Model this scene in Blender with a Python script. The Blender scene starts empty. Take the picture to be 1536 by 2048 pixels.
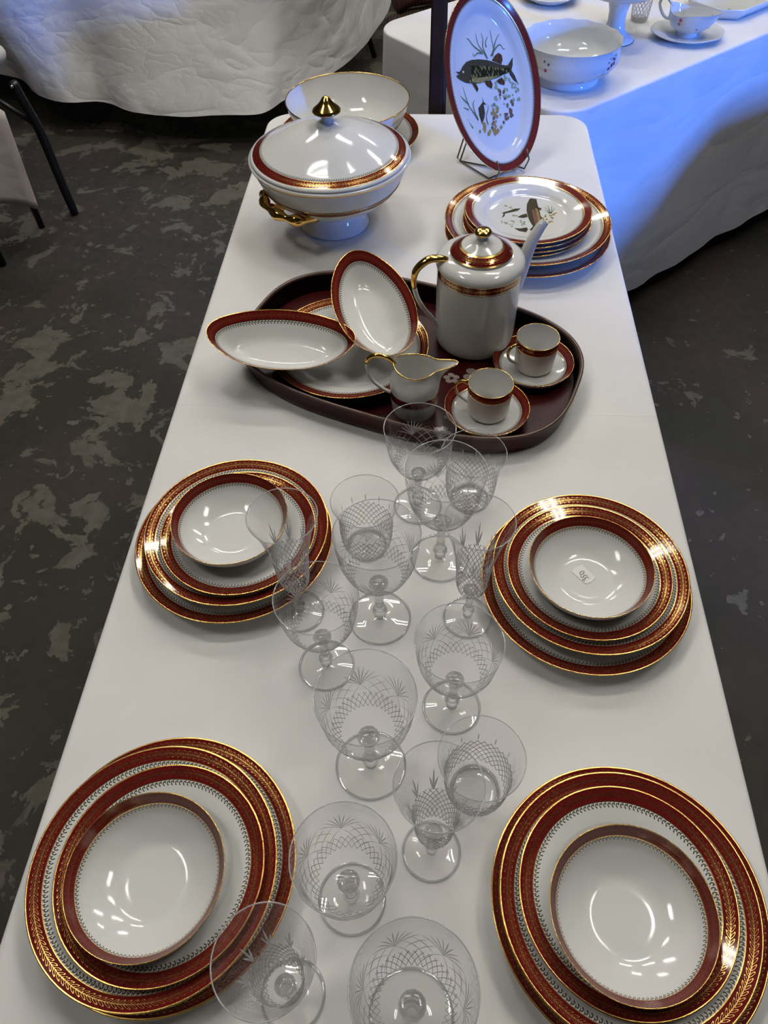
import bpy, math, random
from mathutils import Vector, Matrix, noise
random.seed(7)
PI = math.pi
sc = bpy.context.scene
COL = sc.collection
T = 0.74                       # height of the table tops

# ------------------------------------------------------------------ camera
cd = bpy.data.cameras.new('camera'); cam = bpy.data.objects.new('camera', cd); COL.objects.link(cam)
cd.sensor_fit = 'HORIZONTAL'; cd.sensor_width = 36.0; cd.lens = 1518.517 / 1536 * 36
cd.clip_start = 0.02; cd.clip_end = 60
_r = Vector((0.99836095, 0.05456476, -0.01726559)); _d = Vector((0.03181484, -0.77990355, -0.62509061)); _f = Vector((-0.04757342, 0.62351675, -0.78036122))
m = Matrix(((_r.x, -_d.x, -_f.x, 0.01628655), (_r.y, -_d.y, -_f.y, -1.00221691), (_r.z, -_d.z, -_f.z, 0.83161053 + T), (0, 0, 0, 1)))
cam.matrix_world = m
sc.camera = cam

# ------------------------------------------------------------------ world, daylight, exposure
w = bpy.data.worlds.new('world'); sc.world = w; w.use_nodes = True
w.node_tree.nodes['Background'].inputs[0].default_value = (0.55, 0.62, 0.75, 1)
w.node_tree.nodes['Background'].inputs[1].default_value = 0.3
sc.view_settings.view_transform = 'Standard'; sc.view_settings.look = 'None'
sc.view_settings.exposure = -0.2; sc.view_settings.gamma = 1.0; sc.view_settings.use_curve_mapping = False
sc.cycles.transparent_max_bounces = 40
sc.cycles.max_bounces = 14; sc.cycles.transmission_bounces = 12; sc.cycles.diffuse_bounces = 4; sc.cycles.glossy_bounces = 6
sc.cycles.sample_clamp_indirect = 4.0
# blue skylight falling in through the big open door on the right, behind the photographer
def area(name, loc, target, sx, sy, power, color):
    l = bpy.data.lights.new(name, 'AREA'); l.shape = 'RECTANGLE'; l.size = sx; l.size_y = sy; l.energy = power; l.color = color
    o = bpy.data.objects.new(name, l); COL.objects.link(o); o.location = loc
    o.rotation_euler = (Vector(target) - Vector(loc)).to_track_quat('-Z', 'Y').to_euler()
    return o
DOOR = area('door_daylight', (12.0, -8.05, 3.60), (0.3, 0.75, 0.80), 0.55, 1.9, 3400, (0.07, 0.24, 1.0))
TUBE_STRENGTH = 84.0

# ------------------------------------------------------------------ node helpers
class X:
    """small arithmetic wrapper that writes Math nodes"""
    def __init__(s, nt, k): s.nt = nt; s.k = k
    def m(s, op, *a):
        n = s.nt.nodes.new('ShaderNodeMath'); n.operation = op
        for i, q in enumerate((s,) + a):
            if isinstance(q, X): s.nt.links.new(q.k, n.inputs[i])
            else: n.inputs[i].default_value = q
        return X(s.nt, n.outputs[0])
    def __add__(s, o): return s.m('ADD', o)
    def __sub__(s, o): return s.m('SUBTRACT', o)
    def __mul__(s, o): return s.m('MULTIPLY', o)
    def __truediv__(s, o): return s.m('DIVIDE', o)
    def gt(s, o): return s.m('GREATER_THAN', o)
    def lt(s, o): return s.m('LESS_THAN', o)
    def abs(s): return s.m('ABSOLUTE')
    def fr(s): return s.m('FRACT')
    def mx(s, o): return s.m('MAXIMUM', o)
    def mn(s, o): return s.m('MINIMUM', o)
    def inv(s):
        n = s.nt.nodes.new('ShaderNodeMath'); n.operation = 'SUBTRACT'; n.inputs[0].default_value = 1
        s.nt.links.new(s.k, n.inputs[1]); return X(s.nt, n.outputs[0])
    def ss(s, lo, hi, a=0.0, b=1.0):
        n = s.nt.nodes.new('ShaderNodeMapRange'); n.interpolation_type = 'SMOOTHSTEP'
        s.nt.links.new(s.k, n.inputs['Value'])
        n.inputs['From Min'].default_value = lo; n.inputs['From Max'].default_value = hi
        n.inputs['To Min'].default_value = a; n.inputs['To Max'].default_value = b
        return X(s.nt, n.outputs[0])
def mat(name):
    m = bpy.data.materials.new(name); m.use_nodes = True
    nt = m.node_tree; b = nt.nodes['Principled BSDF']
    return m, nt, b
def mixc(nt, f, a, b):
    n = nt.nodes.new('ShaderNodeMix'); n.data_type = 'RGBA'
    for i, q in ((0, f), (6, a), (7, b)):
        if isinstance(q, X): nt.links.new(q.k, n.inputs[i])
        elif hasattr(q, 'is_linked'): nt.links.new(q, n.inputs[i])
        elif i == 0: n.inputs[0].default_value = q
        else: n.inputs[i].default_value = (*q, 1)
    return n.outputs[2]
def plain(name, col, rough=0.5, metal=0.0, spec=0.5):
    m, nt, b = mat(name)
    b.inputs['Base Color'].default_value = (*col, 1); b.inputs['Roughness'].default_value = rough
    b.inputs['Metallic'].default_value = metal; b.inputs['Specular IOR Level'].default_value = spec
    return m
def tex(nt, kind, scale, coord='Object', **kw):
    tc = nt.nodes.new('ShaderNodeTexCoord'); t = nt.nodes.new(kind)
    nt.links.new(tc.outputs[coord], t.inputs['Vector']); t.inputs['Scale'].default_value = scale
    for k, v in kw.items():
        if k in t.inputs: t.inputs[k].default_value = v
        else: setattr(t, k, v)
    return t
def bump(nt, b, height, strength, dist, prev=None):
    n = nt.nodes.new('ShaderNodeBump'); n.inputs['Strength'].default_value = strength; n.inputs['Distance'].default_value = dist
    nt.links.new(height.k if isinstance(height, X) else height, n.inputs['Height'])
    if prev: nt.links.new(prev, n.inputs['Normal'])
    if b is not None: nt.links.new(n.outputs[0], b.inputs['Normal'])
    return n.outputs[0]

WHITE = (0.70, 0.70, 0.67); CRIMSON = (0.120, 0.008, 0.007); GOLD = (0.78, 0.47, 0.13); FRINGE = (0.20, 0.175, 0.12)
def decor(name, gw, bw, fw, laurel=True, leaf_gold=1.0, crimson=CRIMSON, fine=1.25, white=WHITE):
    """glazed porcelain; UV.x counts leaf cells along the rim, UV.y is the distance (m) from the gilt edge"""
    m, nt, b = mat(name)
    uv = nt.nodes.new('ShaderNodeUVMap'); sp = nt.nodes.new('ShaderNodeSeparateXYZ'); nt.links.new(uv.outputs[0], sp.inputs[0])
    u = X(nt, sp.outputs[0]); v = X(nt, sp.outputs[1])
    inb = v.gt(gw) * v.lt(gw + bw)
    edge = v.lt(gw)
    line = v.gt(gw + bw) * v.lt(gw + bw + 0.0009)
    f0 = gw + bw + 0.0009
    # small hooks hanging from the band
    s = (u * fine).fr() - 0.5; t = (v - f0) / fw
    if laurel:
        dx = s * 1.0; dy = (t - 0.5) * 1.1
        d2 = (dx * dx + dy * dy).m('SQRT')
        ring = (d2 - 0.30).abs().lt(0.13) * (s.gt(-0.05).mx(t.lt(0.42)))
        stem = (s + 0.28).abs().lt(0.10) * t.lt(0.5)
        hooks = ring.mx(stem) * t.gt(0.0) * t.lt(1.0)
    else:
        hooks = (s.abs() * 2.2).lt(t.inv()) * t.gt(0.0) * t.lt(1.0)
    gold = edge.mx(line)
    if laurel:
        y = ((v - (gw + bw * 0.5)) / (bw * 0.5)).abs()
        x = u.fr()
        L = None
        for off in (-1.0, 0.0, 1.0):
            dx = x - (0.5 + off); dy = y - 0.29
            a = (dx * 0.86 + dy * 0.51) / 0.66; c = (dy * 0.86 - dx * 0.42) / 0.155
            q = a * a + c * c
            leaf = q.lt(1.0) * q.gt(0.50)
            L = leaf if L is None else L.mx(leaf)
        L = L.mx(y.lt(0.055))
        rimline = (y - 0.93).abs().lt(0.03) * 0.0
        L = L * inb
        gold = gold.mx(L * leaf_gold)
    nz = tex(nt, 'ShaderNodeTexNoise', 180.0, 'Object', Detail=2.0)
    band_c = mixc(nt, X(nt, nz.outputs[0]), tuple(q * 0.75 for q in crimson), tuple(q * 1.25 for q in crimson))
    c = mixc(nt, inb, white, band_c)
    c = mixc(nt, hooks, c, FRINGE)
    c = mixc(nt, gold, c, GOLD) if not laurel else mixc(nt, edge.mx(line), mixc(nt, gold, c, (0.60, 0.36, 0.11)), GOLD)
    nt.links.new(c, b.inputs['Base Color'])
    nt.links.new((gold.mx(hooks * 0.5)).k, b.inputs['Metallic'])
    nt.links.new((gold * 0.13 + 0.09).k, b.inputs['Roughness'])
    b.inputs['Specular IOR Level'].default_value = 0.42
    b.inputs['IOR'].default_value = 1.5
    return m
M = {}
M['dinner'] = decor('crimson_laurel_porcelain', 0.0012, 0.0128, 0.0062)
M['coupe'] = decor('crimson_laurel_porcelain_small', 0.0010, 0.0120, 0.0050, leaf_gold=0.13)
M['cup'] = decor('crimson_laurel_porcelain_cup', 0.0010, 0.0110, 0.0045)
M['fish'] = decor('plain_crimson_rim_porcelain', 0.0014, 0.0120, 0.0050, laurel=False, crimson=(0.15, 0.022, 0.018), fine=2.0)
M['porcelain'] = plain('white_porcelain', WHITE, 0.09)
M['porcelain_cool'] = plain('cool_white_porcelain', (0.70, 0.72, 0.72), 0.09)
M['gold'] = plain('burnished_gold', (0.83, 0.50, 0.13), 0.16, 1.0)
M['gilt'] = plain('gilt_line', (0.80, 0.52, 0.18), 0.2, 1.0)
M['wire'] = plain('dark_brass_wire', (0.16, 0.13, 0.09), 0.35, 0.9)
M['black'] = plain('black_enamel_steel', (0.006, 0.006, 0.006), 0.4)
M['paper'] = plain('white_paper', (0.82, 0.80, 0.76), 0.8)
M['ink'] = plain('black_ink', (0.02, 0.016, 0.012), 0.7)
M['housing'] = plain('lamp_housing', (0.7, 0.7, 0.7), 0.5)
M['board'] = plain('grey_plastic_board', (0.6, 0.6, 0.58), 0.6)
M['wall'] = plain('painted_wall', (0.13, 0.125, 0.12), 0.85)
M['ceil'] = plain('ceiling_boards', (0.11, 0.105, 0.10), 0.9)

def emis(name, col, s):
    m, nt, b = mat(name); b.inputs['Base Color'].default_value = (0, 0, 0, 1)
    b.inputs['Emission Color'].default_value = (*col, 1); b.inputs['Emission Strength'].default_value = s
    return m
M['tube'] = emis('lit_tube', (1.0, 0.965, 0.915), TUBE_STRENGTH)

def cloth(name, col, crease=None, crumple=0.0, fine=0.12):
    m, nt, b = mat(name)
    b.inputs['Roughness'].default_value = 0.9; b.inputs['Specular IOR Level'].default_value = 0.15
    b.inputs['Sheen Weight'].default_value = 0.15
    n1 = tex(nt, 'ShaderNodeTexNoise', 6.0, 'Object', Detail=4.0)
    c = mixc(nt, X(nt, n1.outputs[0]).ss(0.3, 0.7), tuple(q * 0.94 for q in col), col)
    nt.links.new(c, b.inputs['Base Color'])
    h = tex(nt, 'ShaderNodeTexNoise', 900.0, 'Object', Detail=1.0)
    nrm = bump(nt, None, h.outputs[0], fine, 0.0006)
    lw = tex(nt, 'ShaderNodeTexNoise', 5.0, 'Object', Detail=2.0)
    nrm = bump(nt, None, lw.outputs[0], 0.5, 0.012, nrm)
    if crumple:
        for sc_, st, str_ in ((2.6, 1.0, (1.0, 1.0, 2.2)), (6.0, 0.7, (1.3, 1.0, 2.6)), (15.0, 0.4, (1.0, 1.0, 1.8))):
            tc = nt.nodes.new('ShaderNodeTexCoord'); mp = nt.nodes.new('ShaderNodeMapping'); mp.inputs['Scale'].default_value = str_; mp.inputs['Rotation'].default_value = (0.25, 0.3, 0.2)
            wn = nt.nodes.new('ShaderNodeTexNoise'); wn.inputs['Scale'].default_value = sc_; wn.inputs['Detail'].default_value = 2.0; wn.inputs['Distortion'].default_value = 0.4
            nt.links.new(tc.outputs['Object'], mp.inputs[0]); nt.links.new(mp.outputs[0], wn.inputs['Vector'])
            hh = (X(nt, wn.outputs[0]) - 0.5).abs().m('MULTIPLY', 6.0).mn(1.0).m('POWER', 0.6)
            nrm = bump(nt, None, hh, crumple * st, 0.05 / sc_, nrm)
    if crease:
        tc = nt.nodes.new('ShaderNodeTexCoord'); sp = nt.nodes.new('ShaderNodeSeparateXYZ'); nt.links.new(tc.outputs['Object'], sp.inputs[0])
        wob = tex(nt, 'ShaderNodeTexNoise', 3.0, 'Object')
        for (ax, pos) in crease:
            q = (X(nt, sp.outputs[ax]) - pos + (X(nt, wob.outputs[0]) - 0.5) * 0.004).abs().ss(0.0, 0.0035).inv()
            nrm = bump(nt, None, q, 0.35, 0.0012, nrm)
    nt.links.new(nrm, b.inputs['Normal'])
    return m
M['cloth'] = cloth('white_cotton_cloth', (0.80, 0.785, 0.755), crease=((1, -0.02), (1, 0.62)))
M['cloth_r'] = cloth('white_cotton_cloth_pressed', (0.80, 0.79, 0.78), crumple=0.10, crease=((0, 0.35), (2, -0.45)))
M['cloth_l'] = cloth('crumpled_white_cloth', (0.78, 0.76, 0.74), crumple=0.22)
M['cloth_p'] = cloth('faded_pinkish_cloth', (0.74, 0.64, 0.58), crumple=0.12)

def floor_mat():
    m, nt, b = mat('worn_painted_concrete')
    n0 = tex(nt, 'ShaderNodeTexNoise', 1.1, 'Object', Detail=3.0)
    n1 = tex(nt, 'ShaderNodeTexNoise', 7.0, 'Object', Detail=9.0, Roughness=0.62, Distortion=0.5)
    n2 = tex(nt, 'ShaderNodeTexNoise', 2.6, 'Object', Detail=5.0)
    n3 = tex(nt, 'ShaderNodeTexNoise', 30.0, 'Object', Detail=6.0)
    n4 = tex(nt, 'ShaderNodeTexNoise', 22.0, 'Object', Detail=3.0, Roughness=0.6)
    base = mixc(nt, X(nt, n2.outputs[0]).ss(0.38, 0.62), (0.042, 0.032, 0.025), (0.024, 0.024, 0.016))
    base = mixc(nt, X(nt, n3.outputs[0]) * 0.5, base, (0.017, 0.015, 0.013))
    tc = nt.nodes.new('ShaderNodeTexCoord'); sp = nt.nodes.new('ShaderNodeSeparateXYZ'); nt.links.new(tc.outputs['Object'], sp.inputs[0])
    worn = X(nt, sp.outputs[0]).ss(-0.3, 0.7, 0.0, 0.085)      # fewer bare patches in the right-hand aisle
    k = (X(nt, n1.outputs[0]) + (X(nt, n0.outputs[0]) - 0.5) * 0.30 - worn).ss(0.545, 0.565)
    k2 = (X(nt, n4.outputs[0]) - worn * 0.3).ss(0.635, 0.655)
    patch = mixc(nt, X(nt, n3.outputs[0]).ss(0.35, 0.65), (0.078, 0.069, 0.054), (0.105, 0.096, 0.074))
    c = mixc(nt, k.mx(k2), base, patch)
    nt.links.new(c, b.inputs['Base Color']); b.inputs['Specular IOR Level'].default_value = 0.25
    nt.links.new((X(nt, n3.outputs[0]) * 0.3 + 0.45).k, b.inputs['Roughness'])
    bump(nt, b, k.mx(k2) * 0.5 + X(nt, n3.outputs[0]) * 0.4, 0.25, 0.002)
    return m
M['floor'] = floor_mat()

def thin_glass(name, tint, graz):
    m, nt, b = mat(name); nt.nodes.remove(b)
    out = nt.nodes['Material Output']
    lw = nt.nodes.new('ShaderNodeLayerWeight'); lw.inputs['Blend'].default_value = 0.5
    fc = X(nt, lw.outputs['Facing'])
    fr = fc.m('POWER', 5.0) * 0.6 + 0.042
    tr = nt.nodes.new('ShaderNodeBsdfTransparent')
    nt.links.new(mixc(nt, fc.m('POWER', 3.2), tint, graz), tr.inputs[0])
    gl = nt.nodes.new('ShaderNodeBsdfGlossy'); gl.inputs['Roughness'].default_value = 0.02
    mx = nt.nodes.new('ShaderNodeMixShader'); nt.links.new(fr.k, mx.inputs[0]); nt.links.new(tr.outputs[0], mx.inputs[1]); nt.links.new(gl.outputs[0], mx.inputs[2])
    nt.links.new(mx.outputs[0], out.inputs['Surface'])
    return m
def solid_glass(name, clear=0.3, frost=0.0, spark=0.0):
    m, nt, b = mat(name); nt.nodes.remove(b)
    out = nt.nodes['Material Output']
    g = nt.nodes.new('ShaderNodeBsdfGlass'); g.inputs['IOR'].default_value = 1.54; g.inputs['Roughness'].default_value = 0.0
    g.inputs['Color'].default_value = (0.985, 0.985, 0.985, 1)
    tr = nt.nodes.new('ShaderNodeBsdfTransparent'); tr.inputs[0].default_value = (0.97, 0.97, 0.97, 1)
    mx = nt.nodes.new('ShaderNodeMixShader'); mx.inputs[0].default_value = clear
    nt.links.new(g.outputs[0], mx.inputs[1]); nt.links.new(tr.outputs[0], mx.inputs[2])
    last = mx.outputs[0]
    if frost:
        df = nt.nodes.new('ShaderNodeBsdfTranslucent'); df.inputs[0].default_value = (0.95, 0.95, 0.96, 1)
        d2 = nt.nodes.new('ShaderNodeBsdfDiffuse'); d2.inputs[0].default_value = (0.92, 0.92, 0.93, 1)
        md = nt.nodes.new('ShaderNodeMixShader'); md.inputs[0].default_value = 0.6
        nt.links.new(df.outputs[0], md.inputs[1]); nt.links.new(d2.outputs[0], md.inputs[2])
        m2 = nt.nodes.new('ShaderNodeMixShader'); m2.inputs[0].default_value = frost
        nt.links.new(last, m2.inputs[1]); nt.links.new(md.outputs[0], m2.inputs[2]); last = m2.outputs[0]
    if spark:
        gl = nt.nodes.new('ShaderNodeBsdfGlossy'); gl.inputs['Roughness'].default_value = 0.12
        m3 = nt.nodes.new('ShaderNodeMixShader'); m3.inputs[0].default_value = spark
        nt.links.new(last, m3.inputs[1]); nt.links.new(gl.outputs[0], m3.inputs[2]); last = m3.outputs[0]
    nt.links.new(last, out.inputs['Surface'])
    return m
M['glass'] = thin_glass('thin_crystal', (0.978, 0.978, 0.98), (0.76, 0.75, 0.78))
M['foot'] = thin_glass('crystal_foot', (0.975, 0.975, 0.97), (0.78, 0.77, 0.77))
M['solid'] = solid_glass('solid_crystal', 0.42)
M['cut'] = solid_glass('cut_facets', 0.35, 0.42, 0.10)
M['net'] = solid_glass('cut_net', 0.40, 0.22, 0.08)
M['edge'] = solid_glass('crystal_edge', 0.45, 0.30, 0.10)

# ------------------------------------------------------------------ mesh helpers
class MB:
    def __init__(s): s.v = []; s.f = []; s.uv = []
    def vert(s, *p): s.v.append(tuple(p)); return len(s.v) - 1
    def face(s, idx, uv=None): s.f.append(tuple(idx)); s.uv.append(uv)
    def mesh(s, name, material, smooth=True):
        me = bpy.data.meshes.new(name); me.from_pydata(s.v, [], s.f); me.update()
        if any(u is not None for u in s.uv):
            l = me.uv_layers.new(name='UVMap')
            for pl, u in zip(me.polygons, s.uv):
                for k, li in enumerate(pl.loop_indices): l.data[li].uv = u[k] if u else (0.0, 0.2)
        if smooth: me.polygons.foreach_set('use_smooth', [True] * len(me.polygons))
        me.materials.append(material)
        return me
    def obj(s, name, material, parent=None, smooth=True):
        return link(name, s.mesh(name, material, smooth), parent)
def link(name, data, parent=None, loc=None, rot=None):
    o = bpy.data.objects.new(name, data); COL.objects.link(o)
    if parent: o.parent = parent
    if loc: o.location = loc
    if rot: o.rotation_euler = rot
    return o
def tag(o, label=None, cat=None, group=None, kind=None):
    if label: o['label'] = label
    if cat: o['category'] = cat
    if group: o['group'] = group
    if kind: o['kind'] = kind
    return o
def thing(name, label, cat, loc=(0, 0, 0), rz=0.0, group=None):
    o = bpy.data.objects.new(name, None); COL.objects.link(o); o.location = loc; o.rotation_euler = (0, 0, rz); o.empty_display_size = 0.05
    return tag(o, label, cat, group)

def ring_loft(rings, vs, ncell, closed=True, mb=None):
    """rings: list of lists of points (same length n); vs: UV.y per ring"""
    mb = mb or MB(); n = max(len(r) for r in rings); ids = []
    for r in rings:
        if len(r) == 1: ids.append([mb.vert(*r[0])] * n)
        else: ids.append([mb.vert(*q) for q in r])
    for i in range(len(rings) - 1):
        for j in range(n if closed else n - 1):
            k = (j + 1) % n
            a, b_, c, d = ids[i][j], ids[i][k], ids[i + 1][k], ids[i + 1][j]
            u0, u1 = j / n * ncell, (j + 1) / n * ncell
            uv = [(u0, vs[i]), (u1, vs[i]), (u1, vs[i + 1]), (u0, vs[i + 1])]
            if a == b_: mb.face((a, c, d), [uv[0], uv[2], uv[3]])
            elif c == d: mb.face((a, b_, c), [uv[0], uv[1], uv[2]])
            else: mb.face((a, b_, c, d), uv)
    return mb
def lathe(prof, n=64, vs=None, ncell=120, mb=None, flip=False):
    """prof: (r, z) list; faces outward when the profile runs from bottom to top"""
    rings = []
    for r, z in prof:
        if r < 1e-6: rings.append([(0, 0, z)])
        else: rings.append([(r * math.cos(2 * PI * j / n), r * math.sin(2 * PI * j / n), z) for j in range(n)])
    if all(len(r) == 1 for r in rings): return mb or MB()
    for i, r in enumerate(rings):
        if len(r) == 1: rings[i] = r * 1
    return ring_loft(rings, vs or [0.2] * len(prof), ncell, True, mb)
def spline(pts, per=6):
    """Catmull-Rom through 2-D or 3-D points"""
    P = [Vector(q) for q in pts]; out = []
    for i in range(len(P) - 1):
        a = P[max(i - 1, 0)]; b = P[i]; c = P[i + 1]; d = P[min(i + 2, len(P) - 1)]
        for k in range(per):
            t = k / per
            out.append(0.5 * ((2 * b) + (c - a) * t + (2 * a - 5 * b + 4 * c - d) * t * t + (3 * b - a - 3 * c + d) * t ** 3))
    out.append(P[-1]); return out
def tube(pts, rad, n=10, mb=None, cap=True, squash=1.0):
    mb = mb or MB(); P = [Vector(q) for q in pts]; R = rad if isinstance(rad, (list, tuple)) else [rad] * len(P)
    up = None; rings = []
    for i, q in enumerate(P):
        t = (P[min(i + 1, len(P) - 1)] - P[max(i - 1, 0)]).normalized()
        if up is None:
            up = Vector((0, 0, 1)) if abs(t.z) < 0.9 else Vector((1, 0, 0))
        x = t.cross(up); x = x.normalized() if x.length > 1e-6 else Vector((1, 0, 0)); y = x.cross(t).normalized(); up = y
        rings.append([tuple(q + (x * math.cos(2 * PI * k / n) + y * math.sin(2 * PI * k / n) * squash) * R[i]) for k in range(n)])
    base = len(mb.v)
    ring_loft(rings, [0.2] * len(P), 1, True, mb)
    if cap:
        mb.face([base + k for k in range(n)][::-1]); mb.face([base + (len(P) - 1) * n + k for k in range(n)])
    return mb
def torus(R, r, z, n=64, k=8, mb=None):
    mb = mb or MB(); b0 = len(mb.v)
    for j in range(n):
        a = 2 * PI * j / n
        for i in range(k):
            c = 2 * PI * i / k; q = R + r * math.cos(c); mb.vert(q * math.cos(a), q * math.sin(a), z + r * math.sin(c))
    for j in range(n):
        for i in range(k):
            mb.face((b0 + j * k + i, b0 + ((j + 1) % n) * k + i, b0 + ((j + 1) % n) * k + (i + 1) % k, b0 + j * k + (i + 1) % k))
    return mb
def box(mb, x0, x1, y0, y1, z0, z1):
    b = len(mb.v)
    for z in (z0, z1):
        for x, y in ((x0, y0), (x1, y0), (x1, y1), (x0, y1)): mb.vert(x, y, z)
    for f in ((3, 2, 1, 0), (4, 5, 6, 7), (0, 1, 5, 4), (1, 2, 6, 5), (2, 3, 7, 6), (3, 0, 4, 7)): mb.face([b + i for i in f])
    return mb
def poly(pts, z, mb=None):
    mb = mb or MB(); mb.face([mb.vert(x, y, z) for x, y in pts]); return mb
def ribbon(pts, w, z, mb=None, taper=True):
    mb = mb or MB(); P = spline([(x, y, 0) for x, y in pts], 4); ids = []
    for i, q in enumerate(P):
        t = (P[min(i + 1, len(P) - 1)] - P[max(i - 1, 0)]).normalized(); nrm = Vector((-t.y, t.x, 0))
        ww = w * (1 - 0.75 * i / (len(P) - 1)) if taper else w
        ids.append((mb.vert(q.x + nrm.x * ww, q.y + nrm.y * ww, z), mb.vert(q.x - nrm.x * ww, q.y - nrm.y * ww, z)))
    for a, b in zip(ids, ids[1:]): mb.face((a[1], b[1], b[0], a[0]))
    return mb
def blob(cx, cy, r, z, mb, seed):
    rnd = random.Random(seed); n = 9; mb.face([mb.vert(cx + r * (0.6 + 0.6 * rnd.random()) * math.cos(2 * PI * k / n), cy + r * (0.6 + 0.6 * rnd.random()) * math.sin(2 * PI * k / n), z) for k in range(n)])

# ------------------------------------------------------------------ the hall
def struct(o, label=None): o['kind'] = 'structure'; return tag(o, label)
mb = MB(); box(mb, -6.0, 6.0, -6.0, 8.0, -0.1, 0.0); struct(mb.obj('floor', M['floor'], smooth=False), 'dark worn concrete floor with bare patches of old paint')
mb = MB(); box(mb, -6.0, 6.0, 8.0, 8.2, 0, 4.4); struct(mb.obj('wall_back', M['wall'], smooth=False))
mb = MB(); box(mb, -6.0, 6.0, -6.2, -6.0, 0, 4.4); struct(mb.obj('wall_front', M['wall'], smooth=False))
mb = MB(); box(mb, -6.2, -6.0, -6.0, 8.0, 0, 4.4); struct(mb.obj('wall_left', M['wall'], smooth=False))
mb = MB(); box(mb, 6.0, 6.2, -6.0, -3.95, 0, 4.4); box(mb, 6.0, 6.2, -2.65, 8.0, 0, 4.4); box(mb, 6.0, 6.2, -3.95, -2.65, 2.6, 4.4); struct(mb.obj('wall_right', M['wall'], smooth=False))
mb = MB(); box(mb, -6.2, 6.2, -6.2, 8.2, 4.4, 4.5); struct(mb.obj('ceiling', M['ceil'], smooth=False))

# fluorescent fittings hanging under the ceiling
def fitting(x, y, rz, i):
    o = thing('ceiling_light', 'twin tube fluorescent ceiling light', 'lamp', (x, y, 4.0), rz, 'twin tube ceiling lights of the hall')
    link('housing', FIT[0], o); link('tube', FIT[1], o, (0, 0.09, 0)); link('tube', FIT[1], o, (0, -0.09, 0)); return o
_h = MB(); box(_h, -0.45, 0.45, -0.16, 0.16, 0.03, 0.10); box(_h, -0.45, -0.42, -0.13, 0.13, -0.03, 0.03); box(_h, 0.42, 0.45, -0.13, 0.13, -0.03, 0.03)
_t = tube([(-0.42, 0, 0), (0.42, 0, 0)], 0.022, 10)
FIT = (_h.mesh('housing', M['housing'], False), _t.mesh('tube', M['tube']))
for i, (x, y, a) in enumerate([(-1.7, -0.6, 90), (1.5, -0.1, 90), (-0.8, 0.9, 0), (0.9, 1.1, 0), (-1.3, 2.9, 0), (0.3, 2.7, 0), (1.9, 2.9, 0), (-0.6, 4.9, 0), (1.6, 4.8, 0)]):
    fitting(x, y, math.radians(a), i)

# ------------------------------------------------------------------ tables and cloths
def rrect(hx, hy, r, per=8, edge=24):
    """rounded rectangle outline, counter-clockwise; returns (point, outward normal) pairs"""
    out = []
    cs = [(hx - r, -hy + r, -90), (hx - r, hy - r, 0), (-hx + r, hy - r, 90), (-hx + r, -hy + r, 180)]
    for k, (cx, cy, a0) in enumerate(cs):
        for i in range(per + 1):
            a = math.radians(a0 + 90 * i / per); out.append((Vector((cx + r * math.cos(a), cy + r * math.sin(a), 0)), Vector((math.cos(a), math.sin(a), 0))))
        nx = cs[(k + 1) % 4]; a1 = math.radians(a0 + 90)
        p0 = out[-1][0]; a = math.radians(nx[2]); p1 = Vector((nx[0] + r * math.cos(a), nx[1] + r * math.sin(a), 0))
        for i in range(1, edge): out.append((p0.lerp(p1, i / edge), Vector((math.cos(a1), math.sin(a1), 0))))
    return out
def cloth_mesh(name, hx, hy, r, hang, material, fold=0.02, flare=0.03, seed=0, hemwave=0.01, edge=40):
    """cloth over a table, local origin on the table top: flat top, rounded shoulder, hanging skirt with folds"""
    O = rrect(hx, hy, r, 10, edge); n = len(O); rings = []; e = 0.007
    for s in (0.0, 0.35, 0.7, 0.9, 0.97):
        if s == 0: rings.append([(0, 0, 0)] * n)
        else: rings.append([(p.x * s, p.y * s, 0) for p, _ in O])
    rings[0] = [(0, 0, 0)]
    for k in range(5):
        a = PI / 2 * k / 4
        rings.append([tuple(p + q * (e * math.sin(a) - e) + Vector((0, 0, e * math.cos(a) - e))) for p, q in O])
    steps = 14; per = 0.0; S = [0.0]
    for i in range(1, n): per += (O[i][0] - O[i - 1][0]).length; S.append(per)
    per += (O[0][0] - O[-1][0]).length
    for k in range(1, steps + 1):
        d = k / steps; row = []
        for i, (p, q) in enumerate(O):
            ph = 2 * PI * S[i] / per
            wv = math.sin(ph * 17 + seed) * 0.6 + math.sin(ph * 29 + seed * 2.1 + d) * 0.4
            nzv = noise.noise(Vector((S[i] * 2.2, d * 1.2, seed * 3.7)))
            off = flare * d + fold * d * (wv * 0.45 + nzv * 1.2)
            hz = hang * d + hemwave * d * noise.noise(Vector((S[i] * 1.3, 9.1, seed)))
            row.append(tuple(p + q * max(off, 0.001 * d) + Vector((0, 0, -e - hz))))
        rings.append(row)
    mbx = MB(); N = len(rings[1])
    rr = [[rings[0][0]]] + rings[1:]
    return ring_loft(rr, [0.2] * len(rr), 1, True, mbx).mesh(name, material)
def folding_table(name, label, hx, hy, loc, rz, r=0.06, legs=True, top=0.03):
    o = thing(name, label, 'table', loc, rz)
    O = rrect(hx - 0.008, hy - 0.008, r, 6, 6); m_ = MB()
    a = [m_.vert(p.x, p.y, -0.009 - top) for p, _ in O]; b = [m_.vert(p.x, p.y, -0.009) for p, _ in O]
    m_.face(a[::-1]); m_.face(b)
    for i in range(len(O)): m_.face((a[i], a[(i + 1) % len(O)], b[(i + 1) % len(O)], b[i]))
    m_.obj('tabletop', M['board'], o, False)
    if legs:
        for sx in (-1, 1):
            for sy in (-1, 1):
                tube([(sx * (hx - 0.10), sy * (hy - 0.28), -0.045), (sx * (hx - 0.09), sy * (hy - 0.27), -loc[2])], 0.0125, 8).obj('leg', M['black'], o)
    return o
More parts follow.
